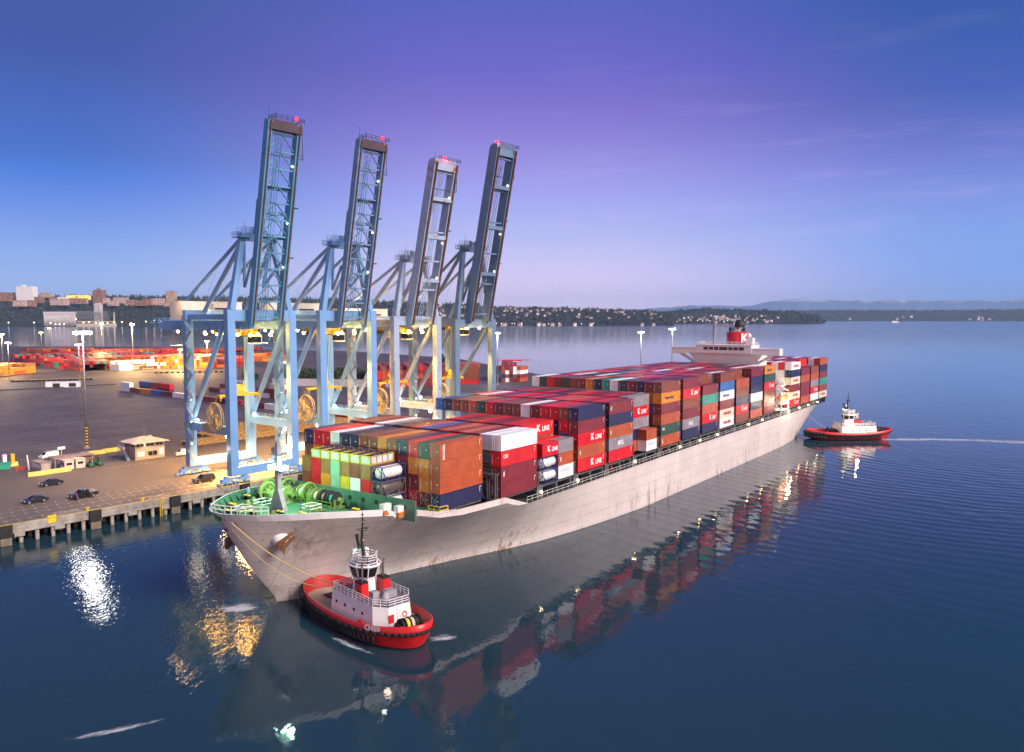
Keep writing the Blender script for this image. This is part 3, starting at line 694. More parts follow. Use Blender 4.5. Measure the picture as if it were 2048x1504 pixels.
for c in CONT[:NIND]:
    L, H, col = c['L'], c['H'], c['col']; big = c['area'] > 420
    o = link('shipping_container', cmesh(L, H, col, 'body' if big else 'one'))
    o.matrix_world = c['M'] @ Matrix.Translation(c['p'])
    lab = f"{'white-lettered ' if c['text'] and c['text'][1] in 'wvs' else ''}{CNAME[col]} container, {c['where']}"
    if lab in usedlab: lab += ', again'
    usedlab.add(lab)
    yard = 'bow' not in lab and 'stern' not in lab and 'breakwater' not in lab
    tag(o, lab, 'shipping container', 'containers stacked on the terminal' if yard else 'containers stacked on the ship')
    if big:
        link('corner_frame', cmesh(L, H, col, 'frame'), o)
        if 'front' in c['faces'] and c['door']: link('door', cmesh(L, H, col, 'door'), o)
        elif col not in ('white', 'cream') and L > 7: link('lettering', cmesh(L, H, col, 'marks'), o)
    if c['text'] and 'port' in c['faces']:
        s, st = c['text']
        if s == 'K LINE':
            k = .62 if L > 7 else .5; x0 = L*.68
            put_text(o, 'K', x0-2.1*k/.62, -.012+.0, H*.5+.1, 2.35*k/.62*.8, WHITE, 'w', bold=.06); put_text(o, 'LINE', x0+.75*k/.62, -.012, H*.5-.12, 1.75*k/.62*.8, WHITE, 'w', bold=.05)
        elif st == 'v': put_text(o, s, 1.0, -.012, H*.5, .75, WHITE, 'w', rot=SIDE @ Matrix.Rotation(-pi/2, 4, 'Z'), bold=.05)
        elif st == 's': put_text(o, s, L*.5 if L < 7 else 1.5, -.012, H*.62, .95, WHITE, 'w', bold=.04)
        elif st == 'w': put_text(o, s, L*.48, -.012, H*.45, 1.5, WHITE, 'w', bold=.05)
        elif st == 'b': put_text(o, s, L*.42, -.012, H*.5, 1.0, TXB, 'b', bold=.03)
        elif st == 'r': put_text(o, s, L*.52, -.012, H*.5, 1.15, TXR, 'r', bold=.03)
keys = list(COL); m = MB()
for c in CONT[NIND:]:
    M = c['M'] @ Matrix.Translation(c['p'])
    m.box(.03, c['L']-.03, .03, CW-.03, .03, c['H']-.05, keys.index(c['col']), M)
tag(m.build('shipping_containers', [cmat(k) for k in keys]), 'remaining stacked containers of the ship and the terminal', 'shipping containers', 'containers too many to tell apart', 'stuff')

# tank containers
def tank(p, col, frame, label, M=MS, L=6.06):
    t = thing('tank_container', label, 'tank container', M @ Matrix.Translation(p), 'tank containers on the ship')
    m = MB(); r = 1.12; cz = 1.3; pr = [(.05,.25),(.55,.32),(.9,.5),(r,.85),(r,L-.85),(.9,L-.5),(.55,L-.32),(.05,L-.25)]; m.lathe(pr, 20, (0, CW/2, cz), ax='x'); m.build('tank', mat('tank_'+col, COL[col], .35, var=.12, dirt=(.35,.16,.05) if col == 'white' else None), t, True)
    m = MB(); a = .13
    for x in (0, L-a):
        for y in (0, CW-a): m.box(x, x+a, y, y+a, 0, 2.59)
        for z in (0, 2.59-a): m.box(x, x+a, a, CW-a, z, z+a)
        for s in (0, 1): m.beam((x+a/2, .1, 1.3), (x+a/2, CW/2, 2.5*s+.05), .08); m.beam((x+a/2, CW-.1, 1.3), (x+a/2, CW/2, 2.5*s+.05), .08)
    for y in (0, CW-a): m.box(a, L-a, y, y+a, 0, a); m.beam((a,y+.06,2.5),(1.3,y+.06,.1),.1); m.beam((L-a,y+.06,2.5),(L-1.3,y+.06,.1),.1); m.box(a, L-a, y, y+.09, 2.45, 2.56) if frame != 'x' else None
    for x in (1.6, 4.4): m.box(x, x+.25, .2, CW-.2, .1, .6)
    m.build('frame', mat('tank_frame_'+frame, {'blue': (.015,.05,.20), 'navy': (.02,.03,.16), 'grey': (.16,.13,.14)}[frame], .5), t)
    return t
COL['greybrown'] = (.11,.085,.09)
tank((-6.6,7.5,5.3), 'white', 'blue', 'white tank container in blue frame, uppermost of three behind the breakwater')
tank((-6.6,7.5,2.65), 'greybrown', 'grey', 'dark grey tank container between two others behind the breakwater')
tank((-6.6,7.5,0), 'white', 'blue', 'white tank container lowest of three, partly hidden by the breakwater')
tank((28.4,-2.7,2.9), 'white', 'navy', 'white tank container right under a short red container on the port side')
tank((28.4,-2.7,.2), 'white', 'navy', 'white tank container in navy frame, bottom of a port side stack')
# flat racks with strapped machinery on top of the little bay
YB = mat('yellow_frame', (.62,.48,.02), .5); PAN = mat('pale_panel', (.62,.58,.58), .5); CRT = mat('crated_gear', (.10,.06,.085), .6, var=.5, scale=2.5)
rk = None
for k in range(6):
    v = 10.25+2.55*k; M = MS @ Matrix.Translation((-6.6, v, 7.95))
    lab = f"yellow framed rack of strapped machines, {ORD[k+1]} of six from the port side"
    if rk is None:
        rk = thing('flat_rack', lab, 'cargo rack', M, 'yellow racks behind the breakwater')
        m = MB()
        for x in (0, 5.9):
            for y in (0, 2.2): m.box(x, x+.15, y, y+.15, 0, 1.55)
            for z in (0, 1.4): m.box(x+.03, x+.19, .22, 2.2, z, z+.15)
            m.beam((x+.11,.25,1.3),(x+.11,1.2,.2),.1); m.beam((x+.11,2.2,1.3),(x+.11,1.25,.2),.1)
        for y in (0, 2.28): m.box(.2, 5.95, y, y+.14, 1.42, 1.54); m.box(.2, 5.95, y, y+.14, 0, .15)
        m.build('rack_frame', YB, rk)
        m = MB(); m.box(.08,.14,.25,2.18,.16,1.4)
        for i in range(4): m.box(.4+i*1.38, 1.6+i*1.38, .02, .12, .2, 1.35)
        m.build('side_panel', PAN, rk)
        m = MB(); rr = random.Random(3)
        for i in range(7):
            for j in range(3): m.box(.35+i*.8, 1.0+i*.8, .2+j*.72, .82+j*.72, .1, 1.3+rr.random()*.5)
        m.build('strapped_machinery', CRT, rk)
    else: copy_tree(rk, M, lab)
# ================================================================== ground, wharf, water
def asphalt():
    m = bpy.data.materials.new('asphalt'); g = NT(nt(m)); tc = g.n('ShaderNodeTexCoord'); co = tc.outputs['Object']
    sp = g.n('ShaderNodeSeparateXYZ', i_0=co); a, b = sp.outputs[0], sp.outputs[1]
    f = g.noise(co, .035, 6.0, .6); f2 = g.noise(co, .6, 4.0, .6)
    c = g.ramp(f, [(.36, (.045,.037,.043)), (.5, (.075,.06,.066)), (.64, (.115,.092,.095))])
    c = g.mix(g.math('MULTIPLY', f2, .35), c, (.03,.027,.03,1))
    mp = g.n('ShaderNodeMapping', i_Vector=co); mp.inputs['Scale'].default_value = (.03, .5, 1)
    tr = g.ramp(g.noise(mp.outputs[0], 1.0, 4.0, .6), [(.52, (0,0,0)), (.7, (1,1,1))]); c = g.mix(g.math('MULTIPLY', tr, .45), c, (.12,.095,.085,1))
    # apron by the rails is lighter and warmer in tone
    ap = g.ramp(g.math('MULTIPLY', b, 1/60.), [(0, (1,1,1)), (.8, (1,1,1)), (1, (0,0,0))]); c = g.mix(g.math('MULTIPLY', ap, .6), c, (.17,.125,.095,1))
    # stall lines of the lot
    sk = g.math('ADD', a, g.math('MULTIPLY', b, .32))
    ln = g.math('LESS_THAN', g.math('FRACT', g.math('MULTIPLY', sk, 1/3.6)), .09)
    rw = g.math('LESS_THAN', g.math('FRACT', g.math('MULTIPLY', b, 1/19.)), .80)
    i1 = g.math('GREATER_THAN', b, 96.0); i2 = g.math('LESS_THAN', b, 336.0); i3 = g.math('LESS_THAN', a, 96.0); i4 = g.math('GREATER_THAN', a, -60.0)
    lot = g.math('MULTIPLY', g.math('MULTIPLY', i1, i2), g.math('MULTIPLY', i3, i4))
    wear = g.ramp(g.noise(co, .25, 3.0), [(.35, (.25,)*3), (.6, (1,1,1))])
    c = g.mix(g.math('MULTIPLY', g.math('MULTIPLY', g.math('MULTIPLY', ln, rw), lot), g.math('MULTIPLY', wear, .6)), c, (.55,.52,.55,1))
    bs = g.n('ShaderNodeBsdfPrincipled', i_Base_Color=c, i_Roughness=.65)
    g.t.links.new(g.n('ShaderNodeBump', i_Strength=.3, i_Distance=.03, i_Height=f2).outputs[0], bs.inputs['Normal'])
    g.t.links.new(bs.outputs[0], g.n('ShaderNodeOutputMaterial').inputs[0]); return m
wl = [Vector((-213,1051,4)), Vector((-315,1085,4)), Vector((-530,1221,4)), Vector((-783,1221,4)), Vector((-1300,1000,4)), Vector((-1300,-100,4))]
poly = [D(-300,-1.6), D(330,-1.6), D(352,150), D(372,192), Vector((-60,860,4))] + wl
INV = MD.inverted(); m = MB(); lp = [INV @ p for p in poly]
m.add([(p.x, p.y, 0) for p in lp], [tuple(range(len(lp)))]); 
n = len(lp); m.add([(p.x,p.y,0) for p in lp[1:]] + [(p.x,p.y,-7) for p in lp[1:]], [(i, i+n-1, i+n, i+1) for i in range(n-2)])
tag(m.build('ground', asphalt(), M=MD), kind='structure')
# painted ticks along the edge
m = MB()
for b, L, x0 in ((.6,1.9,0),(5.6,1.3,.6),(9.3,1.3,1.4),(12.7,1.3,2.2)):
    for k in range(-34, 12):
        a = k*2.35+x0 if b < 10 or k < 8 else None
        if a is None: continue
        m.box(a, a+.16, b, b+L, .004, .005)
for b in (2.7,7.0,10.7): m.box(-90, 28, b, b+.1, .004, .005)
for k in range(9): m.box(2+k*1.05, 2.5+k*1.05, 29-k*1.6, 30.4-k*1.6, .004, .005)
for k in range(30): m.box(-12+k*1.6, -11.2+k*1.6, 47.0, 47.25, .004, .005)
for a in (-76,-60,-42,-22): 
    m.beam((a,.2,.006),(a+5,2.6,.006),.25,.003); m.beam((a+5,.2,.006),(a,2.6,.006),.25,.003); m.box(a-.3,a+5.3,.1,.25,.004,.005); m.box(a-.3,a+5.3,2.6,2.75,.004,.005)
tag(m.build('road_markings', mat('road_paint', (.68,.60,.42), .6, var=.5, scale=.8), M=MD), kind='structure')
m = MB()
for b in (-.75,.75,20.4,21.9): m.box(-200,320,b-.05,b+.05,.002,.02)
tag(m.build('crane_rails', mat('rail_steel', (.16,.13,.11), .4, .5), M=MD), kind='structure')
# wharf front
wh = thing('wharf', 'long concrete wharf on piles along the terminal edge', 'wharf', MD)
CONC = mat('concrete', (.34,.30,.26), .8, var=.45, scale=.5, dirt=(.10,.085,.06), bump=.3)
m = MB(); m.box(-240,330,-2.6,-1.6,-1.7,.22); m.box(-240,330,-2.7,-2.6,-.9,-.6); m.box(-240,330,-2.66,-2.6,-.25,.05); m.build('fascia_beam', CONC, wh)
m = MB(); m.box(-240,330,-2.6,-2.35,.22,.30); m.build('edge_curb', mat('curb_yellow', (.62,.42,.06), .6, var=.5, scale=.7), wh)
m = MB(); m.box(-240,330,-1.6,6,-1.6,-.9); m.box(-240,330,6,7,-7,-.9); m.build('deck_slab', mat('concrete_dark', (.09,.08,.07), .85, var=.4), wh)
pm = MB(); pm.tube((0,0,-6),(0,0,-1.6),.42,8); pme = pm.mesh('pile', CONC, True)
for k in range(34):
    for b in (-1.9, 2.2): link('pile', pme, wh, Matrix.Translation((-78+k*3.1, b, 0)))
cm = MB(); cm.box(-1.0,1.0,-2.75,-1.5,-2.5,-1.65); cme = cm.mesh('pile_cap', CONC)
for k in range(13): link('pile_cap', cme, wh, Matrix.Translation((-74+k*7.8, 0, 0)))
fe = None
for k, a in enumerate((-53.3,-35.6,-17.2,1.4,19)):
    lab = f"black timber faced fender panel on the wharf front, {ORD[k+1]} from the left"
    M = MD @ Matrix.Translation((a, -2.7, 0))
    if fe is None:
        fe = thing('wharf_fender', lab, 'fender', M, 'fender panels on the wharf')
        m = MB(); m.box(-1.25,1.25,-.75,-.45,-2.3,.35); m.box(-1.15,1.15,-.45,0,-2.0,.2); m.build('panel', mat('fender_black', (.018,.017,.018), .8, var=.4), fe)
        m = MB(); m.box(-1.05,1.05,-.7,-.1,-3.9,-2.3); m.build('fender_block', mat('fender_wood', (.20,.16,.12), .85, var=.5, scale=2), fe)
    else: copy_tree(fe, M, lab)
bo = None
for k, a in enumerate((-36.8,-24.5,-4.5,12)):
    lab = f"yellow mooring bollard on the wharf edge, {ORD[k+1]} from the left"
    M = MD @ Matrix.Translation((a, -2.0, .2))
    if bo is None:
        bo = thing('mooring_bollard', lab, 'bollard', M, 'bollards on the wharf edge')
        m = MB(); m.lathe([(.35,0),(.28,.25),(.28,.5),(.42,.62),(.42,.78),(.2,.85)], 12); m.beam((-.5,0,.55),(.5,0,.55),.22); m.build('post', M_yel(), bo, True)
    else: copy_tree(bo, M, lab)
m = MB()
for s in (-.3,.3): m.box(s-.05,s+.05,-.12,0,-4.2,.5)
for k in range(14): m.box(-.3,.3,-.1,-.04,-4+k*.32,-3.93+k*.32)
tag(m.build('wharf_ladder', M_yel(), M=MD @ Matrix.Translation((-20.5,-2.72,0))), 'yellow steel ladder down the wharf front', 'ladder')
m = MB(); m.box(-.9,.9,-.1,.25,.25,.75); m.box(-.8,.8,-.14,-.02,-.9,.2); tag(m.build('fender_bracket', [M_yel()], M=MD @ Matrix.Translation((-44.3,-2.62,0))), 'yellow topped bracket on the wharf front at left', 'bracket')

# ================================================================== ship to shore cranes
def crane(a0, label, paint, hz=45.0, apex=65, tip=(-12, 91.5), hinge=41.0, deep=1.9, style='truss', house=True, boomcol=None):
    t = thing('container_crane', label, 'crane', MD @ Matrix.Translation((a0,0,0)), 'ship to shore cranes on the wharf')
    W = 18.3; GG = 21.0; P = paint; BC = boomcol or paint
    for a in (0, W):
        for b in (0, GG):
            m = MB(); m.beam((a,b,2.4),(a,b,hz),2.15,2.15,w2=1.9,h2=2.1,up=(1,0,0)); m.build('leg', P, t)
        m = MB(); m.box(a-.85,a+.85,1,GG-1,12.6,14.7); m.rail([(a-.9,1.5,14.7),(a-.9,GG-1.5,14.7)],1.1,.05,2); m.build('portal_beam', P, t)
        m = MB(); m.tube((a,2.5,hz-3.4),(a,GG-1.2,14.9),.72,10); m.build('brace', P, t, True)
        m = MB(); m.box(a-.6,a+.6,1,GG-1,hz-2.6,hz-1.2); m.build('side_beam', P, t)
    for b in (0, GG):
        m = MB(); m.box(-1.0,W+1.0,b-.9,b+.9,2.2,4.4); m.build('sill_beam', P, t)
        m = MB(); m.box(-.9,W+.9,b-.75,b+.75,hz-2.9,hz-.05); m.build('top_beam', P, t)
        for a in (.6, W-.6):
            m = MB(); m.box(a-4,a+4,b-.45,b+.45,1.25,1.75,0)
            for q in (-2.6,2.6): m.prism([(a+q-1.7,.9),(a+q+1.7,.9),(a+q+.6,1.9),(a+q-.6,1.9)], b-.55,b+.55,0,'y'); m.box(a+q-.5,a+q+.5,b-.6,b+.6,1.9,2.3,0)
            for q in (-3.8,-2.7,-1.5,-.4,.6,1.6,2.7,3.7): m.lathe([(.42,-.3),(.42,.3)],10,(a+q,b,.42),1,'y'); m.box(a+q-.42,a+q+.42,b-.62,b-.34,.35,.9,0)
            for q in (-2.0,1.0,3.2): m.box(a+q-.35,a+q+.35,b-.75,b-.63,.5,1.1,2)
            m.box(a-5.2,a-4.1,b-.4,b+.4,.2,.8,0) if a < 5 else m.box(a+4.1,a+5.2,b-.4,b+.4,.2,.8,0)
            m.build('bogie', [P, M_black(), M_yel()], t)
    ga = (4.9, 13.4)
    for a in ga:
        m = MB(); m.box(a-.55,a+.55,-2.2,47,hinge-1.1,hinge+.9); m.build('trolley_girder', P, t)
    m = MB()
    for b in (4,9,14,26,31,36,41,46.5): m.box(ga[0]+.5,ga[1]-.5,b-.2,b+.2,hinge+.2,hinge+.7)
    for b in range(2,46,2): m.torus((ga[0]-1.6,b,hinge-2.3),.75,.06,'x',9,4,1)
    m.box(3.4,15,44.5,50.5,hinge+.3,hinge+.6); m.rail([(3.4,44.5,hinge+.6),(3.4,50.5,hinge+.6),(15,50.5,hinge+.6),(15,44.5,hinge+.6)],1.2,.06,1.5); m.rail([(ga[0]-1.8,0,hinge-1.4),(ga[0]-1.8,46,hinge-1.4)],1.1,.05,2.4); m.box(ga[0]-1.9,ga[0]-.7,0,46,hinge-1.55,hinge-1.4)
    for b in (30,36,42): m.beam((4,b,hinge-1),(4,b+2,hinge-5),.25); 
    m.box(3.6,7.5,38,44,hinge-6.2,hinge-5.9); m.rail([(3.6,38,hinge-5.9),(3.6,44,hinge-5.9)],1.1,.05,1.5)
    m.build('girder_walkway', [P, M_black()], t)
    if house:
        mh = MB(); mh.box(.2,W+.3,24.5,31,hinge+1.3,hz+2.3); mh.box(0,W+.5,24.3,31.2,hz+2.3,hz+2.5)
        for k in range(14): mh.box(.5+k*1.3,.56+k*1.3,24.46,24.5,hinge+1.5,hz+2.2)
        h = mh.build('machinery_house', mat('house_cream', (.76,.72,.64), .5, var=.08) if house is True else mat('house_pale', (.80,.72,.55), .5), t)
        m = MB(); m.box(7.6,9.6,24.38,24.46,hz+.2,hz+1.9); m.build('vent', M_grey(), h)
        m = MB(); m.box(10,15.5,24.38,24.46,hz+.2,hz+.7); m.build('vent', M_dark(), h)
    # boom, raised
    ty, tz = tip; hb_, hzz = -2.0, hinge
    bd = Vector((0, ty-hb_, tz-hzz)).normalized(); nr = Vector((0, bd.z, -bd.y))
    bp = lambda a, s, o=0: Vector((a, hb_, hzz)) + bd*s + nr*o
    L = sqrt((ty-hb_)**2+(tz-hzz)**2)
    for a in ga:
        m = MB()
        if style == 'truss': m.beam(bp(a,0),bp(a,L),1.25,deep,up=(0,1,0)); m.beam(bp(a,L*.45,1.3),bp(a,L*.62,1.3),.9,.8,up=(0,1,0)); m.beam(bp(a,0,-1.2),bp(a,L,-1.2),.25,.3,1,up=(0,1,0))
        else: m.beam(bp(a,0,.6),bp(a,L,.6),1.35,deep,up=(0,1,0)); m.beam(bp(a,0,-deep*.5+.3),bp(a,L,-deep*.5+.3),.5,.5,1,up=(0,1,0))
        m.build('boom_girder', [BC, mat('boom_rust', (.14,.06,.04), .8, var=.5)], t)
    m = MB(); k = 11 if style == 'truss' else 5
    for i in range(k+1):
        s = L*(.04+.9*i/k); m.beam(bp(ga[0],s),bp(ga[1],s),.45 if style == 'truss' else .8,.45)
        if style == 'truss' and i < k: 
            s2 = L*(.04+.9*(i+1)/k); mid = (ga[0]+ga[1])/2
            m.beam(bp(ga[1],s),bp(mid,s2),.28); m.beam(bp(ga[0],s),bp(mid,s2),.28)
    for q in (-1.0,-.3,.5): m.beam(bp(8.2+q,L*.02,-.5),bp(8.2+q,L*.97,-.5),.14)
    for i in range(26): m.beam(bp(7.2,L*i/26,-.5),bp(8.7,L*i/26,-.5),.08)
    if style == 'truss':
        for s in (.44,.56,.68): m.beam(bp(ga[0],L*s,1),bp(ga[1],L*s,1),.9,.8)
        m.torus(bp(9.2,L*.5,.8),2.6,.12,'y',16,4)
    else:
        for s in (.28,.55,.78): m.beam(bp(ga[0],L*s,-.4),bp(ga[1],L*s,-.4),1.6,1.2)
    m.build('boom_bracing', BC if style == 'truss' else P, t)
    m = MB(); m.beam(bp(ga[0]-.3,L-1.2),bp(ga[1]+.7,L-1.2),2.2,2.3) if style == 'truss' else m.beam(bp(ga[0]-.3,L-.9,.5),bp(ga[1]+.3,L-.9,.5),2.4,deep+.3)
    m.build('boom_tip', mat('tip_dark', (.06,.042,.055), .7) if style == 'truss' else BC, t)
    m = MB(); q = bp(0,L+.2); m.rail([(ga[0]+1,q.y-1.6,q.z),(ga[1]+.8,q.y-1.6,q.z),(ga[1]+.8,q.y+1.6,q.z),(ga[0]+1,q.y+1.6,q.z),(ga[0]+1,q.y-1.6,q.z)],1.1,.05,1.4)
    s = L*.84; m.rail([bp(ga[1],s),bp(ga[1]+2.4,s),],1.1,.05,1.2); m.beam(bp(ga[1]+2.4,s),bp(ga[1]+1.2,L-1),.12); m.beam(bp(ga[0]-1,s),bp(ga[1]+2.4,s),.2); m.tube((ga[0],q.y,q.z),(ga[0],q.y,q.z+3),.05); m.tube((ga[0]+2,q.y,q.z),(ga[0]+2,q.y,q.z+2.2),.05)
    for f in (.35,.6): m.beam(bp(ga[1],L*f,-1),bp(ga[1]+1.6,L*f,-1),.3)
    m.build('tip_platform', M_dark(), t)
    bx = (ga[1]-.5) if style == 'truss' else (ga[0] if tz > 95 else 9)
    def bulb(p, mt, r, nm='lamp'):
        m = MB(); m.lathe([(.05,-r),(r*.8,-r*.5),(r,0),(r*.8,r*.5),(.05,r)],8,p); return m.build(nm, mt, t, True)
    REDL = glow('beacon_red', (1,.012,.02), 9)
    bulb((bx,q.y,q.z+1.3), REDL, .5, 'beacon'); lamp(D(a0+bx,q.y-1,q.z+1.6), 700, (1,.1,.15), .3)
    # mast frame behind the boom hinge
    for a0_, a1 in ((.6,4.6),(W-.6,13.2)):
        m = MB(); m.beam((a0_,0,hz),(a1,.6,apex-1),1.75,1.5,w2=1.3,h2=1.3,up=(1,0,0)); m.build('mast_leg', P, t)
        m = MB(); m.tube((a1+.8,1.2,apex-1),(a1+(1.6 if a1 < 9 else -1.6),2.6,hz+6),.42,8); m.tube((a1+(1.6 if a1 < 9 else -1.6),2.6,hz+6),bp(a1,L*.32,1.6),.4,8); m.build('forestay', P, t)
        m = MB(); m.tube((a1,.8,apex-1.4),(a1,30.5,hz+2.6),.5,8); m.tube((a1+.9,1.4,apex-1.6),(a1 if a1 < 9 else W-1,20.3,hz-.3),.62,8); m.tube((a1,14,apex-10),(a1,20,hz+2),.04,4); m.build('backstay', P, t)
    m = MB(); m.box(4.0,14,-.5,1.8,apex-2.2,apex-.2); m.box(3,6.2,-1.6,2.8,apex-1.5,apex-1.3); m.box(11.5,14.6,-1.6,2.8,apex-1.5,apex-1.3)
    for c in ((3,6.2),(11.5,14.6)): m.rail([(c[0],-1.6,apex-1.3),(c[1],-1.6,apex-1.3),(c[1],2.8,apex-1.3),(c[0],2.8,apex-1.3),(c[0],-1.6,apex-1.3)],1.2,.05,1.1)
    m.rail([(4,-.5,apex-.2),(7.5,-.5,apex-.2),(7.5,1.8,apex-.2),(4,1.8,apex-.2)],1.5,.05,1); m.lathe([(.8,-.3),(.8,.3)],12,(8.2,.4,apex+.6),ax='y'); m.lathe([(.8,-.3),(.8,.3)],12,(10.4,.4,apex+.6),ax='y'); m.tube((5,0,apex),(5,0,apex+3),.05)
    for s in (0,1,2): m.beam((9+s*.5,-.2,apex),bp(9+s*.5,L*.9,1),.09)
    m.build('mast_head', P, t)
    # cable reel
    m = MB(); m.torus((-1.9,5.4,17.2),3.7,.16,'x',30,5); m.torus((-1.9,5.4,17.2),.8,.2,'x',14,5); m.lathe([(.5,-2.5),(.5,-.9)],12,(0,5.4,17.2),ax='x')
    for k in range(22): q2 = 2*pi*k/22; m.beam((-1.9,5.4,17.2),(-1.9,5.4+3.65*cos(q2),17.2+3.65*sin(q2)),.2,.12)
    m.torus((-1.3,5.4,17.2),3.7,.14,'x',30,5)
    m.build('cable_reel', mat('reel_cream', (.42,.34,.20), .6), t)
    m = MB(); m.box(-1.1,-.5,4.4,6.4,13.5,17.2); m.box(-2,-.4,7.6,11,13.2,15.2); m.build('reel_drive', mat('reel_drive', (.36,.27,.16), .6), t)
    # stairs up the landward leg
    m = MB(); z = 4.6; k = 0
    while z < hz-4:
        b0, b1 = (GG-1.2, GG-4.2) if k % 2 else (GG-4.2, GG-1.2)
        m.beam((-1.6,b0,z),(-1.6,b1,z+2.9),.9,.14,up=(0,0,1)); m.beam((-2.1,b0,z+1),(-2.1,b1,z+3.9),.07); m.box(-2.1,-1.1,b1-.7,b1+.7,z+2.85,z+2.95); m.rail([(-2.1,b1-.7,z+2.95),(-2.1,b1+.7,z+2.95)],1.0,.05,.7); z += 2.9; k += 1
    m.build('stairs', mat('stair_paint', (.14,.24,.40), .6) , t)
    m = MB()
    for k in range(60): m.box(W+.9,W+1.0,GG-.4,GG+.4,5+k*.6,5.07+k*.6)
    for s in (-.4,.4): m.box(W+.9,W+.98,GG+s-.04,GG+s+.04,4.5,41)
    m.build('ladder', P, t)
    # trolley with the operator's cab
    m = MB(); m.box(4.4,13.9,9,15.5,hinge-2.3,hinge-1.2,0); m.box(5.5,12.8,9.4,15,hinge-3.2,hinge-2.3,1)
    for k in range(6): m.box(5+k*1.5,5.7+k*1.5,8.6,9.2,hinge-3.0,hinge-1.6,0)
    m.rail([(4.4,9,hinge-3.2),(13.9,9,hinge-3.2)],.9,.06,1.4); tr = m.build('trolley', [mat('spreader_yellow', (.34,.22,.015), .6), M_dark()], t)
    m = MB(); m.box(10.5,13.2,6.2,8.8,hinge-5.2,hinge-2.6); cab = m.build('operator_cab', M_white(), t)
    m = MB(); m.box(10.4,13.0,6.1,6.2,hinge-4.8,hinge-3.2); m.box(10.4,10.5,6.2,8.6,hinge-4.8,hinge-3.2); m.build('window', M_glass(), cab)
    # burning lamps, with extra bulbs and points added for glitter on the water
    WL = glow('lamp_white', (1,.93,.82), 40); YL = glow('lamp_sodium', (1,.62,.16), 45); YL2 = glow('glitter_amber', (1,.46,.07), 260)
    for p in ((-.2,17,15.3),(-.2,2.2,12.2),(W-1.2,17,15.3),(W-1.0,2.4,12.2)): bulb(p, WL, .42)
    for p in ((3.2,4,hinge-1.9),(15,4,hinge-1.9),(3.2,18,hinge-2.1),(15,18,hinge-2.1),(3.4,33,hinge-2),(14.8,33,hinge-2),(9,24,hinge-2)): bulb(p, YL, .38)
    for a in (6.2,12.2):
        for b in (.5,6.5,17,23): bulb((a,b,hinge-2.6), YL2, .40, 'glitter_bulb')  # extra glowing bulbs added to throw gold glints on the water
    for z in range(8, int(hz)-6, 6): bulb((-1.4,GG-3.0,z+.9), glow('lamp_small', (1,.8,.5), 14), .16)
    for s in (.3,.52,.8): bulb(bp(ga[1]-1.2,L*s,-.9), glow('lamp_small', (1,.8,.5), 14), .22)
    for (x, y, z, pw) in ((-2.6,15,17.4,260),(-2.2,1.0,9.2,160),(W-4.2,18.2,17,300),(W-3.6,4.4,10.8,300)): lamp(D(a0+x,y,z), pw, (1,.74,.44), .6)
    lamp(D(a0+9,3,35), 50000, (1,.52,.13), 1.0, 130, D(a0+9,0,0)); [lamp(D(a0+x,b,11.6), 42000, (1,.52,.14), .6, 150, D(a0+x,b-1.5,0)) for x, b in ((4.5,2.5),(14,2.5),(9,17))]; lamp(D(a0+9,30,37.5), 90000, (1,.60,.2), 1.0, 140, D(a0+9,38,0))
    for x in (6.6,12): lamp(D(a0+x,-1.5,hinge-3.5), 900, (1,.62,.16), .7)  # point lights added for the gold glitter below
    lamp(D(a0+9,13,11), 1300, (1,.70,.40), 1.0)
    lamp(D(a0+5,19,hinge+5.2), 2600, (1,.85,.65), .5); lamp(D(a0-3,24,hinge+6), 500, (1,.62,.25), .5)
    # spreader hanging below the trolley
    s = thing('container_spreader', f"yellow container spreader hanging on cables under the {label.split(' crane')[0].split(',')[0]} crane", 'spreader', MD @ Matrix.Translation((a0+9.2,12,0)), 'yellow spreaders under the cranes')
    zs = 21.5; m = MB(); m.box(-6.1,6.1,-.45,.45,zs,zs+.6); m.box(-6.1,-5.5,-1.2,1.2,zs-.3,zs+.4); m.box(5.5,6.1,-1.2,1.2,zs-.3,zs+.4); m.box(-2.4,2.4,-1.1,1.1,zs+.1,zs+1.0)
    for x in (-5.8,5.8):
        for y in (-1.1,1.1): m.beam((x,y,zs),(x*1.04,y*1.2,zs-1.0),.25)
    m.build('spreader_frame', mat('spreader_yellow', (.34,.22,.015), .6), s)
    m = MB(); m.box(-1.6,1.6,-.8,.8,zs+1.2,zs+2.6)
    for x in (-1.2,-.4,.4,1.2): m.lathe([(.5,-.25),(.5,.25)],10,(x,0,zs+2.7),ax='y')
    m.build('head_block', mat('spreader_yellow', (.34,.22,.015)), s)
    m = MB()
    for x in (-1.5,-.9,.9,1.5):
        for y in (-.6,.6): m.beam((x,y,zs+2.6),(x*1.6,y*2,hinge-3.2),.07)
    m.build('cable', M_dark(), s)
    return t
BLU = mat('crane_blue', (.17,.34,.62), .45, var=.16, scale=.12, dirt=None)
BLD = mat('crane_blue_boom', (.10,.26,.42), .45, var=.2, scale=.15)
PAL = mat('crane_pale', (.32,.41,.56), .5, var=.15, scale=.12, dirt=(.26,.10,.05)); STL = mat('crane_steel', (.13,.21,.33), .5, var=.2, scale=.12)
crane(0, 'nearest blue crane with raised boom, first from the left', BLU, boomcol=BLD)
crane(28.3, 'second blue crane from the left, its boom raised', BLU, boomcol=mat('crane_blue_grey', (.15,.25,.40), .45))
crane(55.7, 'third crane, pale box boom with rusty streaks, shortest of all', PAL, hz=43.5, apex=62.5, tip=(-13.2,89.5), deep=3.0, style='box', house='pale')
crane(82.7, 'farthest grey blue crane, box boom with red light', STL, hz=42.5, apex=67.5, tip=(-14,98), hinge=42, deep=3.4, style='box', house=False)
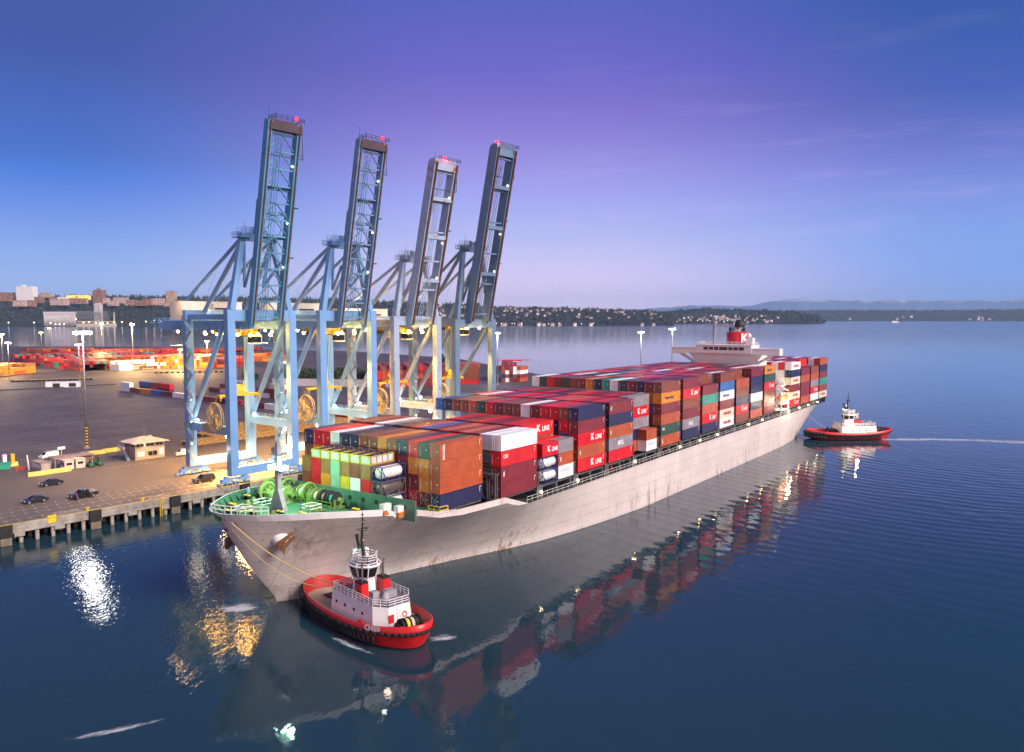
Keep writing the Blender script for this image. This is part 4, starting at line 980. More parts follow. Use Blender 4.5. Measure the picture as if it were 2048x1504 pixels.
# ================================================================== things on the quay
LH = {'cold': ((1,.97,.95), glow('mast_cold', (1,.97,.95), 60)), 'warm': ((1,.58,.2), glow('mast_warm', (1,.60,.22), 70))}
def light_mast(p, h, kind, label, power, R_=1.3, small=False, big=1.0):
    t = thing('light_mast', label, 'light mast', TM(p), 'tall light masts of the terminal')
    k = .8 if small else 1.0
    m = MB(); m.tube((0,0,7.5*k),(0,0,h),.34*k,10,.17*k); m.build('pole', M_galv(), t, True)
    m = MB()
    for i in range(14): m.tube((0,0,.6+i*.5*k),(0,0,.6+(i+1)*.5*k),.40*k,10,m=i % 2)
    m.box(-.7,.7,-.7,.7,0,.6,2); m.build('striped_base', [M_yel(), M_black(), CONC], t)
    m = MB(); m.torus((0,0,h),R_,.08,'z',16,5); m.beam((-R_,0,h),(R_,0,h),.1); m.beam((0,-R_,h),(0,R_,h),.1)
    for i in range(10): q = 2*pi*i/10; m.box(R_*cos(q)-.22,R_*cos(q)+.22,R_*sin(q)-.22,R_*sin(q)+.22,h,h+.4)
    hd = m.build('lamp_head', M_galv(), t)
    for i in range(10):
        q = 2*pi*i/10; m = MB(); c = ((R_+.15)*cos(q), (R_+.15)*sin(q), h-.12); m.lathe([(.06,-.36*big),(.48*big,-.16*big),(.48*big,.14*big),(.06,.2*big)],8,c); m.build('floodlight', LH[kind][1], hd)
    if power: lamp(Vector(p)+Vector((0,0,h-1.2)), power, LH[kind][0], 1.4)
light_mast(G(174,896.5), 38.2, 'cold', 'tall bright white light mast beside the control booth, nearest of the masts', 4000, 1.9, big=1.6)
MASTS = [((160,770),26,'cold',0,'thin light mast right behind the brightest mast'),((267,737),38,'warm',240000,'tall mast with amber lamps beside the cream stack'),((205,716),37,'warm',200000,'amber mast before the grain terminal, beyond the far stacks'),
 ((100,702),30,'warm',0,'amber mast before the silo wall on the far channel bank'),((84,712),27,'warm',0,'short amber mast with orange glow beyond the red stack'),((19,760),26,'cold',14000,'white light mast at the left above the orange stack'),
 ((6,742),30,'warm',160000,'amber glowing mast at the far left edge'),((361,740),17,'warm',160000,'low bright lamp mast in front of the end-on orange stack'),((566,775),16,'cold',0,'short striped mast between the first two cranes'),
 ((995,770),33.5,'cold',16000,'white light mast right of the last crane'),((1281,770),34,'cold',16000,'white light mast behind the ship, left of its bridge'),((1343,778),36.5,'cold',0,'white light mast right in front of the bridge wing'),((415,730),22,'warm',180000,'amber mast behind the first crane leg')]
for q, h, k, pw, lab in MASTS: light_mast(G(*q), h, k, lab, pw)
# control booth with hipped roof
bt = thing('control_booth', 'two storey beige control booth with hipped metal roof', 'booth', MD @ Matrix.Translation((4.2,57.4,0)))
BEI = mat('booth_beige', (.40,.31,.26), .7, var=.15, dirt=(.28,.21,.17)); wx, wy, wz = 4.5, 3.5, 5.2
m = MB(); m.box(-wx,wx,-wy,wy,0,wz)
for k in range(4): m.box(-wx+k*3-.03,-wx+k*3+.03,-wy-.03,-wy,0,3.7); m.box(-wx-.03,-wx,-wy+k*2.3,-wy+k*2.3+.06,0,3.7)
m.box(-wx-.05,wx+.05,-wy-.05,wy+.05,3.7,3.82); m.box(-wx-.06,wx+.06,-wy-.06,wy+.06,0,.35)
m.build('wall', BEI, bt)
m = MB(); e = 1.1; z0, z1 = wz, 6.6; a0, a1, b0, b1 = -wx-e, wx+e, -wy-e, wy+e
m.add([(a0,b0,z0),(a1,b0,z0),(a1,b1,z0),(a0,b1,z0),(-1.4,0,z1),(1.4,0,z1)],[(0,1,5,4),(1,2,5),(2,3,4,5),(3,0,4),(3,2,1,0)]); m.box(a0,a1,b0,b1,z0-.2,z0-.004)
for k in range(12): m.beam((a0+.5+k*.9,b0+.02,z0+.02),(a0+.5+k*.9+(-1.4-a0-.5-k*.9 if a0+.5+k*.9 < -1.4 else (1.4-a0-.5-k*.9 if a0+.5+k*.9 > 1.4 else 0)),0,z1),.05) if abs(a0+.5+k*.9) < 2.2 else None
m.build('roof', mat('roof_metal', (.50,.43,.42), .45, .1), bt)
def pane(x0, x1, y, z0, z1, par, ax):
    m = MB(); w = m.box
    if ax == 'y': w(x0, x1, y-.05, y-.004, z0, z1)
    else: w(y-.05, y-.004, x0, x1, z0, z1)
    o = m.build('window', M_glass(), par); m = MB()
    for f in (0, .5, 1):
        c = x0+(x1-x0)*f
        m.box(c-.05, c+.05, y-.08, y-.052, z0-.05, z1+.05) if ax == 'y' else m.box(y-.08, y-.052, c-.05, c+.05, z0-.05, z1+.05)
    m.box(x0, x1, y-.10, y-.052, z0-.08, z0) if ax == 'y' else m.box(y-.10, y-.052, x0, x1, z0-.08, z0)
    m.build('frame', M_grey(), o)
for k in range(3): pane(-wx+.3+k*2.95, -wx+2.75+k*2.95, -wy, 3.95, 4.9, bt, 'y')
for k in range(2): pane(-wy+.3+k*3.3, -wy+3.1+k*3.3, -wx, 3.95, 4.9, bt, 'x')
pane(-.6, 2.2, -wy, 1.0, 2.3, bt, 'y')
for p in ((-3.9,-1.8,-wy-.06,-wy-.004,1.0,2.4),(2.9,4.2,-wy-.06,-wy-.004,.9,2.8)): m = MB(); m.box(*p); m.build('shutter', M_white(), bt)
m = MB(); m.beam((-wx-1.6,-2.6,0),(-wx-1.6,2.4,3.6),1.0,.16); m.box(-wx-2.1,-wx,2.4,4.4,3.5,3.65); m.rail([(-wx-2.1,-2.6,.3),(-wx-2.1,.2,2)],1,.05,.8); m.beam((-wx-2.1,-2.6,1.2),(-wx-2.1,2.4,4.7),.07); m.rail([(-wx-2.1,2.4,3.65),(-wx-2.1,4.3,3.65)],1,.05,.7)
for q in (3.4,0): m.beam((-wx-1.9,q,0),(-wx-1.9,q,3.5 if q > 2 else 1.8),.15)
m.build('stairs', mat('stair_blue', (.18,.22,.36), .6), bt)
m = MB(); m.tube((0,0,6.4),(0,0,9.6),.05); m.box(1.8,2.8,.6,1.6,5.9,6.5); m.build('antenna', M_galv(), bt)
lamp(D(3,52.6,4.4), 120, (1,.8,.5), .3)
# small buildings left of the booth
ob = thing('container_office', 'grey site container with white painted lettering panels', 'site office', MD @ Matrix.Translation((-26.3,54.0,0)))
m = MB(); m.box(0,2.6,0,7.0,0,2.7); m.build('wall', cmat('grey'), ob); m = MB(); m.box(-.1,2.7,-.1,7.1,2.7,2.8); m.build('roof', mat('roof_brown', (.30,.22,.20), .7), ob)
for y0, y1 in ((1.1,2.3),(3.0,4.0),(4.6,5.8)): m = MB(); m.box(-.03,.0,y0,y1,1.2,2.2); m.build('painted_panel', mat('mark_white', (.75,.73,.7)), ob)
m = MB(); m.box(.5,2.1,-.04,0,.3,2.4); m.build('door', BEI, ob)
m = MB(); m.beam((-.5,7.4,0),(-1.0,7.0,4.4),.3,.3); m.build('support_post', M_white(), ob)
bt1 = None
for k, a in enumerate((-20.2,-17.2)):
    lab = ['small white ticket booth with red base, left of a pair', 'small white ticket booth with red base, beside the forklifts'][k]; M = MD @ Matrix.Translation((a,54.0,0))
    if bt1 is None:
        bt1 = thing('ticket_booth', lab, 'booth', M, 'pair of white booths'); m = MB(); m.box(0,2.5,0,3.2,.0,2.5); m.build('wall', mat('booth_pink', (.68,.52,.48), .6), bt1)
        m = MB(); m.box(-.15,2.65,-.15,3.35,2.5,2.7); m.build('roof', mat('booth_roof', (.62,.48,.44), .6), bt1)
        for p in ((.5,2.0,-.05,0,1.2,1.9),(-.05,0,.4,1.2,1.2,1.9),(-.05,0,1.8,2.6,1.2,1.9)): m = MB(); m.box(*p); m.build('window', M_glass(), bt1)
    else: copy_tree(bt1, M, lab)
sh = thing('open_shed', 'low open shed with flat grey roof behind the booths', 'shed', MD @ Matrix.Translation((-21.6,57.4,0)))
m = MB(); m.box(0,11,0,5,2.9,3.1); m.box(-.1,11.1,-.1,.0,2.8,3.15)
for k in range(12): m.box(k*.95,k*.95+.06,.05,4.95,3.1,3.14)
m.build('roof', mat('shed_roof', (.26,.20,.20), .7), sh)
for x in (.3,3.6,7.0,10.6):
    for y in (.3,4.6): m = MB(); m.beam((x,y,0),(x,y,2.9),.18); m.build('post', M_grey(), sh)
m = MB(); m.box(7.4,10.9,1.2,4.4,0,2.9); m.build('wall', mat('shed_wall', (.36,.24,.20), .7), sh)
fk = None
for k, (a, b) in enumerate(((-13.4,53.6),(-10.6,54.6))):
    lab = ['green forklift parked beside the white booths', 'green forklift parked before the brown shed wall'][k]; M = MD @ Matrix.Translation((a,b,0)) @ Matrix.Rotation(R(-95),4,'Z')
    if fk is None:
        fk = thing('forklift', lab, 'forklift', M, 'two green forklifts'); m = MB(); m.prism([(-1.3,.35),(1.2,.35),(1.2,1.1),(-.4,1.1),(-.6,1.45),(-1.35,1.35)],-.65,.65,ax='y'); m.build('body', mat('forklift_green', (.03,.30,.16), .45), fk)
        m = MB()
        for x in (-.9,1.0):
            for y in (-.6,.6): m.beam((x*.9,y*.9,1.1),(x*.75,y*.85,2.2),.08)
        m.box(-.8,.9,-.6,.6,2.2,2.28); m.build('overhead_guard', M_dark(), fk)
        m = MB(); m.box(1.25,1.4,-.5,-.38,.1,2.6); m.box(1.25,1.4,.38,.5,.1,2.6); m.box(1.3,1.4,-.5,.5,1.2,1.35); m.box(1.4,2.5,-.4,-.28,.08,.15); m.box(1.4,2.5,.28,.4,.08,.15); m.build('fork_mast', M_dark(), fk)
        m = MB(); m.box(-.5,.1,-.3,.3,1.1,1.3); m.box(-.55,-.4,-.3,.3,1.3,1.8); m.build('seat', M_black(), fk)
        for x in (-.85,.85):
            for y in (-.62,.62): m = MB(); m.lathe([(.36,-.14),(.36,.14)],12,(x,y,.36),ax='y'); m.build('wheel', M_black(), fk)
    else: copy_tree(fk, M, lab)
YB2 = mat('barrier_yellow', (.66,.50,.12), .7, dirt=(.2,.15,.08))
for k, (a, b, L, lab) in enumerate(((-30.6,51.2,4.6,'yellow concrete barrier at the left of the site container'),(-25.0,51.6,4.4,'yellow concrete barrier below the white booths'),(-8,74.6,6,'long yellow barrier left of the booth stairs'),(-.4,76,5.4,'long yellow barrier reaching the booth'),(-33,72,5.5,'large yellow barrier block at the left edge'))):
    m = MB(); m.prism([(-.4,0),(.4,0),(.25,.35),(.16,.95),(-.16,.95),(-.25,.35)],0,L,ax='x'); m.box(.6,1.1,-.42,.42,0,.08); m.box(L-1.1,L-.6,-.42,.42,0,.08); tag(m.build('concrete_barrier', YB2, M=MD @ Matrix.Translation((a,b,0)) @ Matrix.Scale(1.25,4)), lab, 'barrier', 'yellow concrete barriers')
for k, (a, b, c, lab) in enumerate(((-26.5,75,'yellow','yellow post box beside the left barrier'),(-28.6,75,'white','white post box beside the left barrier'))):
    m = MB(); m.box(-.5,.5,-.5,.5,0,3.0); m.box(-.55,.55,-.55,.55,3.0,3.15); m.box(-.45,.45,-.54,-.5,.4,1.2); tag(m.build('post_box', cmat(c), M=MD @ Matrix.Translation((a,b,0))), lab, 'post box')
ds = thing('waste_skip', 'teal green waste skip at the left edge of the quay', 'skip', MD @ Matrix.Translation((-36,66.5,0))); m = MB(); m.prism([(0,.2),(6,.2),(6.6,1.9),(-.4,1.9)],0,2.3,ax='y'); m.box(-.5,6.7,-.1,.1,1.8,2.0); m.box(-.5,6.7,2.2,2.4,1.8,2.0)
for x in (1,2.5,4,5.5): m.box(x,x+.15,-.08,0,.3,1.8)
m.build('body', mat('skip_teal', (.02,.26,.18), .5), ds); m = MB(); m.box(.3,2,-.06,0,.9,1.5); m.build('sign', M_white(), ds)
m = MB()
for k in range(4): m.lathe([(.3,0),(.3,.9),(.12,1.05),(.12,1.2)],10,(k*.75,(k%2)*.5,0)); 
tag(m.build('gas_bottles', mat('bottle_red', (.45,.06,.05), .5), M=MD @ Matrix.Translation((-29.6,62.8,0))), 'cluster of red gas bottles beside the site container', 'gas bottles')
# cars
def wheel(par, x, y, r=.34):
    m = MB(); m.lathe([(r,-.12),(r,.12)],14,(x,y,r),0,'y'); m.lathe([(r*.55,-.13),(r*.55,.13)],10,(x,y,r),1,'y'); m.build('wheel', [M_black(), M_galv()], par)
def car(label, cat, M, prof, cab, glass, col, L, W=1.85, name='parked_car', xs=None):
    t = thing(name, label, cat, M); w = W/2
    m = MB(); m.loft([[(x, -w*k, z) for x, z in prof] for k in (1,)] + [[(x, w, z) for x, z in prof]]); m.loft([[(x,-w*.95,z) for x,z in cab[:2]]+[(x,-w*.78,z) for x,z in cab[2:]], [(x,w*.95,z) for x,z in cab[:2]]+[(x,w*.78,z) for x,z in cab[2:]]]); m.build('body', mat(col[0], col[1], .25, var=.05, coat=.6), t, fix=True)
    for p in glass:
        m = MB(); m.add(p, [tuple(range(len(p)))]); m.build('window', M_glass(), t)
    a, b = xs or (L*.19, L*.8)
    for x in (a, b):
        for y in (-w+.1, w-.1): wheel(t, x, y)
    for y in (-w*.7, w*.7):
        m = MB(); m.box(-.02,.08,y-.2,y+.2,.62,.78); m.build('headlight', M_white(), t)
        m = MB(); m.box(L-.08,L+.02,y-.18,y+.18,.7,.9); m.build('tail_light', mat('tail_red', (.4,.01,.01), .3), t)
    return t
def glasses(cab, w):
    (x0,z0),(x1,z1),(x2,z2),(x3,z3) = cab; L = lambda a, b, t: a+(b-a)*t; o = .012
    return [[(L(x0,x3,.08)-o,-w*.80,L(z0,z3,.08)+o),(L(x0,x3,.08)-o,w*.80,L(z0,z3,.08)+o),(L(x0,x3,.9)-o,w*.70,L(z0,z3,.9)+o),(L(x0,x3,.9)-o,-w*.70,L(z0,z3,.9)+o)],
        [(L(x1,x2,.1)+o,w*.80,L(z1,z2,.1)+o),(L(x1,x2,.1)+o,-w*.80,L(z1,z2,.1)+o),(L(x1,x2,.9)+o,-w*.7,L(z1,z2,.9)+o),(L(x1,x2,.9)+o,w*.7,L(z1,z2,.9)+o)]] + [
        [(x0+.45+.0,s*(w*.93+o),z0+.05),(x1-.3,s*(w*.93+o),z0+.05),(x2-.1,s*(w*.80+o),z2-.08),(x3+.12,s*(w*.80+o),z3-.08)] for s in (-1,1)]
SED = [(0,.3),(4.6,.3),(4.65,.85),(3.9,.98),(1.3,.95),(.1,.75)]; SEDC = [(1.2,.94),(4.2,.94),(3.4,1.42),(2.0,1.44)]
NAV = ('car_dark', (.012,.014,.028)); BLK = ('car_black', (.008,.008,.009)); WHT = ('car_white', (.78,.77,.76))
car('dark blue sedan driving alone, nearer the booths', 'car', MD @ Matrix.Translation((-33.4,34.4,0)) @ Matrix.Rotation(R(4),4,'Z') @ Matrix.Scale(1.12,4), SED, SEDC, glasses(SEDC,.925), NAV, 4.6)
car('dark sedan with a yellow glint, nearer the wharf edge', 'car', MD @ Matrix.Translation((-43.4,16.6,0)) @ Matrix.Rotation(R(2),4,'Z') @ Matrix.Scale(1.12,4), SED, SEDC, glasses(SEDC,.925), NAV, 4.6)
PK = [(0,.4),(5.6,.4),(5.65,1.1),(3.7,1.12),(1.7,1.1),(.1,1.0)]; PKC = [(1.6,1.08),(3.7,1.08),(3.4,1.75),(2.2,1.75)]
pk = car('black pickup truck with a loaded bed beside two people', 'pickup', MD @ Matrix.Translation((-34.6,13.2,0)) @ Matrix.Rotation(R(6),4,'Z') @ Matrix.Scale(1.12,4), PK, PKC, glasses(PKC,.95), BLK, 5.6, 1.95, 'pickup_truck')
m = MB(); m.box(3.75,5.6,-.95,-.88,1.1,1.25); m.box(3.75,5.6,.88,.95,1.1,1.25); m.box(3.8,5.5,-.8,.8,1.1,1.18); m.box(4.0,4.5,-.5,.1,1.18,1.6); m.box(4.7,5.3,-.2,.6,1.18,1.5); m.build('truck_bed', mat('bed_load', (.35,.28,.26), .7, var=.5, scale=4), pk)
SU = [(0,.35),(5.1,.35),(5.15,1.1),(1.5,1.12),(.1,.98)]; SUC = [(1.4,1.1),(5.08,1.1),(4.85,1.82),(2.2,1.84)]
car('black sport utility car lit by the first crane', 'car', MD @ Matrix.Translation((-6.4,8.2,0)) @ Matrix.Rotation(R(3),4,'Z') @ Matrix.Scale(1.1,4), SU, SUC, glasses(SUC,.97), BLK, 5.1, 1.95)
VN = [(0,.4),(5.4,.4),(5.42,1.2),(1.0,1.2),(.1,1.05)]; VNC = [(.8,1.18),(5.4,1.18),(5.3,2.1),(1.7,2.12)]
car('white passenger van parked behind the open shed', 'van', MD @ Matrix.Translation((-18.2,77.6,0)) @ Matrix.Rotation(R(14),4,'Z'), VN, VNC, glasses(VNC,.98), WHT, 5.4, 2.0, 'passenger_van')
car('white van half hidden behind the first crane leg', 'van', MD @ Matrix.Translation((11,51.5,0)) @ Matrix.Rotation(R(-12),4,'Z'), VN, VNC, glasses(VNC,.98), WHT, 5.4, 2.0, 'passenger_van')
m = MB(); m.beam((0,0,0),(0,0,2.6),.12); m.box(-1.1,1.1,-.08,.08,2.2,3.1); tag(m.build('sign_board', M_white(), M=MD @ Matrix.Translation((-11.8,78.5,0))), 'small white sign board beside the parked van', 'sign')
# people
def person(label, M, top, legs, helmet=None, pose=0.0):
    me = bpy.data.meshes.new('person')
    V = [(0,0,.95),(0,0,1.2),(0,0,1.42),(0,0,1.53),(0,0,1.68),(.1,0,.9),(.11+pose*.05,.06+pose*.18,.48),(.12,.02+pose*.1,.08),(.12,-.12+pose*.1,.04),(-.1,0,.9),(-.11,.02-pose*.12,.48),(-.12,.04-pose*.2,.08),(-.12,-.1-pose*.2,.04),
         (.19,0,1.40),(.25,.03,1.13),(.24,-.10-pose*.15,.90),(.235,-.13-pose*.15,.82),(-.19,0,1.40),(-.26,.02,1.13),(-.25,-.08+pose*.1,.90),(-.245,-.11+pose*.1,.82)]
    E = [(0,1),(1,2),(2,3),(3,4),(0,5),(5,6),(6,7),(7,8),(0,9),(9,10),(10,11),(11,12),(2,13),(13,14),(14,15),(15,16),(2,17),(17,18),(18,19),(19,20)]
    rad = [.15,.15,.15,.06,.10,.095,.07,.05,.045,.095,.07,.05,.045,.07,.05,.038,.035,.07,.05,.038,.035]
    k = 0
    for s, hz_ in ((1,16),(-1,20)):            # palms end in four fingers and a thumb
        hx, hy, hz2 = V[hz_]
        for j, (dx, dy, L) in enumerate(((-.024,0,.07),(-.008,-.01,.085),(.008,-.012,.08),(.022,-.008,.065))):
            V.append((hx+dx*.9, hy+dy-.012, hz2-L)); rad.append(.009); E.append((hz_, len(V)-1))
        V.append((hx-s*.03, hy-.045, hz2-.02)); rad.append(.010); E.append((hz_, len(V)-1))
    me.from_pydata(V, E, [])
    m_ = bpy.data.materials.new('clothing'); g = NT(nt(m_)); z = g.n('ShaderNodeSeparateXYZ', i_0=g.n('ShaderNodeTexCoord').outputs['Object']).outputs[2]
    c = g.ramp(g.math('MULTIPLY', z, .5), [(0, (.02,.02,.02)), (.05, legs), (.47, legs), (.475, top), (.735, top), (.745, (.45,.25,.18))], 'CONSTANT')
    b = g.n('ShaderNodeBsdfPrincipled', i_Base_Color=c, i_Roughness=.8); g.t.links.new(b.outputs[0], g.n('ShaderNodeOutputMaterial').inputs[0]); me.materials.append(m_)
    o = link('person', me); o.matrix_world = M; o.modifiers.new('skin', 'SKIN').use_smooth_shade = True
    sv = me.skin_vertices[0]
    for i, r in enumerate(rad): sv.data[i].radius = (r*1.12, r*1.0)
    sv.data[0].use_root = True; s = o.modifiers.new('sub', 'SUBSURF'); s.levels = 1; s.render_levels = 1
    tag(o, label, 'person')
    m = MB(); m.lathe([(.115,1.66),(.12,1.72),(.09,1.79),(.03,1.82)],10,(0,-.01,0)); m.build('helmet' if helmet else 'hair', mat('cap_'+str(helmet), helmet or (.03,.02,.015), .5), o, True)
    m = MB(); m.box(-.13,-.04,-.13,-.11,1.63,1.65); m.box(.04,.13-.02,-.13,-.11,1.63,1.65) if False else None; m.lathe([(.018,-.12),(.006,-.095)],6,(0,0,1.62),ax='y'); m.build('face', mat('skin', (.42,.24,.17), .6), o)
    return o
person('crew member in pale blue overalls on the forecastle', MS @ Matrix.Translation((-17.2,29.8,fdeck(-17))) @ Matrix.Rotation(2.2,4,'Z') @ Matrix.Scale(1.08,4), (.22,.40,.62), (.20,.36,.58), (.75,.75,.75), .8)
person('crew member in white overalls on the forecastle', MS @ Matrix.Translation((-15.0,29.6,fdeck(-15))) @ Matrix.Rotation(.6,4,'Z') @ Matrix.Scale(1.12,4), (.72,.75,.66), (.68,.72,.62), (.75,.62,.1), .1)
person('person in a red jacket standing by the pickup truck', MD @ Matrix.Translation((-34.0,10.6,0)) @ Matrix.Rotation(1.2,4,'Z') @ Matrix.Scale(1.08,4), (.50,.03,.03), (.03,.04,.10), None, .4)
person('person in dark clothes at the tail of the pickup truck', MD @ Matrix.Translation((-30.4,11.2,0)) @ Matrix.Rotation(-.4,4,'Z') @ Matrix.Scale(1.05,4), (.10,.03,.04), (.04,.04,.06), None, .2)
# trailer chassis parked in rows
ch = None; CHY = mat('chassis_tan', (.42,.27,.12), .6, var=.4, scale=.8, dirt=(.12,.07,.04))
def chassis(M, label, group):
    global ch
    if ch is None:
        ch = thing('trailer_chassis', label, 'trailer', M, group); m = MB()
        for y in (-.5,.5): m.box(0,12.2,y-.08,y+.08,1.0,1.3)
        for x in (.1,3,6,9,12): m.box(x-.1,x+.1,-1.2,1.2,1.1,1.35)
        for y in (-.4,.4): m.box(3.0,3.15,y-.08,y+.08,.0,1.0)
        m.box(9.2,9.4,-.5,.5,.5,1.0); m.box(10.4,10.6,-.5,.5,.5,1.0); m.build('frame', CHY, ch)
        m = MB()
        for x in (9.3,10.5):
            for y in (-.95,.95): m.lathe([(.5,-.22),(.5,.22)],12,(x,y,.5),ax='y')
        m.build('wheels', M_black(), ch)
    else: copy_tree(ch, M, label, group)
r2 = random.Random(5)
for row, (b0, a0, a1, lab) in enumerate(((60.5,25,96,'empty tan trailer chassis in the packed front row behind the cranes'),(75,38,100,'empty tan trailer chassis in the packed middle row behind the cranes'),(89.5,52,100,'empty tan trailer chassis in the packed back row behind the cranes'))):
    a = a0
    while a < a1:
        chassis(MD @ Matrix.Translation((a,b0+r2.random()*.8,0)) @ Matrix.Rotation(pi/2,4,'Z'), lab, f"chassis, {'front middle back'.split()[row]} row"); a += 2.75
for i in range(16): chassis(TM(G(-8+i*10.5,765-i*.35), .35), 'empty yellowish trailer chassis by the grass strip at left', 'chassis by the grass strip')
for i in range(14): chassis(TM(G(285+i*11,747-i*.2), .2), 'empty trailer chassis before the end-on orange stack', 'chassis in mid terminal')
# yard odds and ends
m = MB(); m.box(0,19,0,3.2,0,3.4); m.box(-.2,19.2,-.2,3.4,3.4,3.6); w1 = m.build('site_hut', M_white(), M=TM(G(91,775.5),.28)); tag(w1, 'low white hut with two dark openings by the grass strip', 'hut')
for x in (4,13): m = MB(); m.box(x,x+4,-.06,0,.3,2.6); m.build('opening', M_dark(), w1)
P0 = G(-60,785); P1 = G(232,769); d = P1-P0; m = MB(); m.prism([(0,0),(d.length,0),(d.length,5),(0,5)],.004,.35); o = m.build('grass', mat('grass_strip', (.06,.055,.02), .9, var=.5, scale=.4, bump=.5), M=TM(P0, atan2(d.y,d.x))); tag(o, kind='stuff', label='strip of dry grass along the lot edge')
P0 = G(545,771); P1 = G(795,775); d = P1-P0; m = MB(); m.box(0,d.length,0,.6,0,4.6); m.box(0,d.length,-.08,0,3.1,3.25); tag(m.build('boundary_wall', mat('wall_pale', (.50,.44,.46), .8, var=.15), M=TM(P0,atan2(d.y,d.x))), 'long pale wall across the yard behind the cranes', 'wall')
# dark verge with bushes behind the wall
def leafy(m, c, r, n, rr, s=.5, mi=2):
    for _ in range(n):
        v = Vector((rr.gauss(0,1),rr.gauss(0,1),rr.gauss(0,1))).normalized()*(rr.random()**.4); p = Vector(c)+Vector((v.x*r[0],v.y*r[1],v.z*r[2]))
        a = Vector((rr.uniform(-1,1),rr.uniform(-1,1),rr.uniform(-1,1))).normalized()*s; b = a.cross(Vector((rr.uniform(-1,1),rr.uniform(-1,1),rr.uniform(-1,1)))).normalized()*s
        m.add([p-a-b,p+a-b,p+a+b,p-a+b],[(0,1,2,3)],rr.randrange(mi))
LEAF = [mat('leaf_dark', (.018,.035,.015), .8, var=.4), mat('leaf_mid', (.04,.06,.025), .8, var=.4)]
m = MB(); rr = random.Random(21)
P0 = G(540,762); P1 = G(800,768)
for i in range(60):
    p = P0.lerp(P1, rr.random())+Vector((rr.uniform(-10,10),rr.uniform(0,60),0)); r = rr.uniform(2,4.5); leafy(m, p+Vector((0,0,r*.6)), (r*1.6,r*1.6,r), 60, rr, .8)
tag(m.build('shrubbery', LEAF), 'dark shrub belt behind the pale wall', kind='stuff')
tr = thing('tree', 'leafy green tree between the first crane legs', 'tree', TM(G(500,778))); m = MB(); m.tube((0,0,0),(0,0,6),.4,8,.25); m.tube((0,0,4),(2,1,8),.2,6,.08); m.tube((0,0,4.5),(-2,.5,8.5),.2,6,.08); m.build('trunk', mat('bark', (.08,.05,.03), .9), tr)
m = MB(); 
for c, r in (((0,0,8),3.2),((2.4,1,7.5),2.4),((-2.5,.5,8.2),2.6),((.5,-1,10.8),2.4)): leafy(m, c, (r,r,r*.9), 220, rr, .42)
m.build('crown', [mat('leaf_green', (.05,.10,.025), .8, var=.4), LEAF[1]], tr)  # brighter green leaves mixed at random with mid green
for i, (q, h) in enumerate((((878,742),14),((640,740),8),((706,744),9))):
    t = thing('tree', ['small pale bushy tree behind the third crane','round dark tree at the end of the verge','low round tree on the verge behind the wall'][i], 'tree', TM(G(*q))); m = MB(); m.tube((0,0,0),(0,0,h*.6),.3,6,.15); m.build('trunk', mat('bark', (.08,.05,.03), .9), t)
    m = MB(); leafy(m, (0,0,h*.65), (h*.35,h*.35,h*.4), 260, rr, h*.05); m.build('crown', LEAF, t)
m = MB(); m.box(-6,6,-1.2,1.2,0,.5); m.box(-6,-5.4,-1.2,1.2,-.5,0); m.box(5.4,6,-1.2,1.2,-.5,0); m.box(-12,12,-.5,.5,.5,.9)
tag(m.build('lifting_beam', mat('hose_red', (.6,.02,.02)), M=TM(at(1024,722,512),-.05)), 'long red lifting beam lying on top of the dark stack', 'lifting beam')
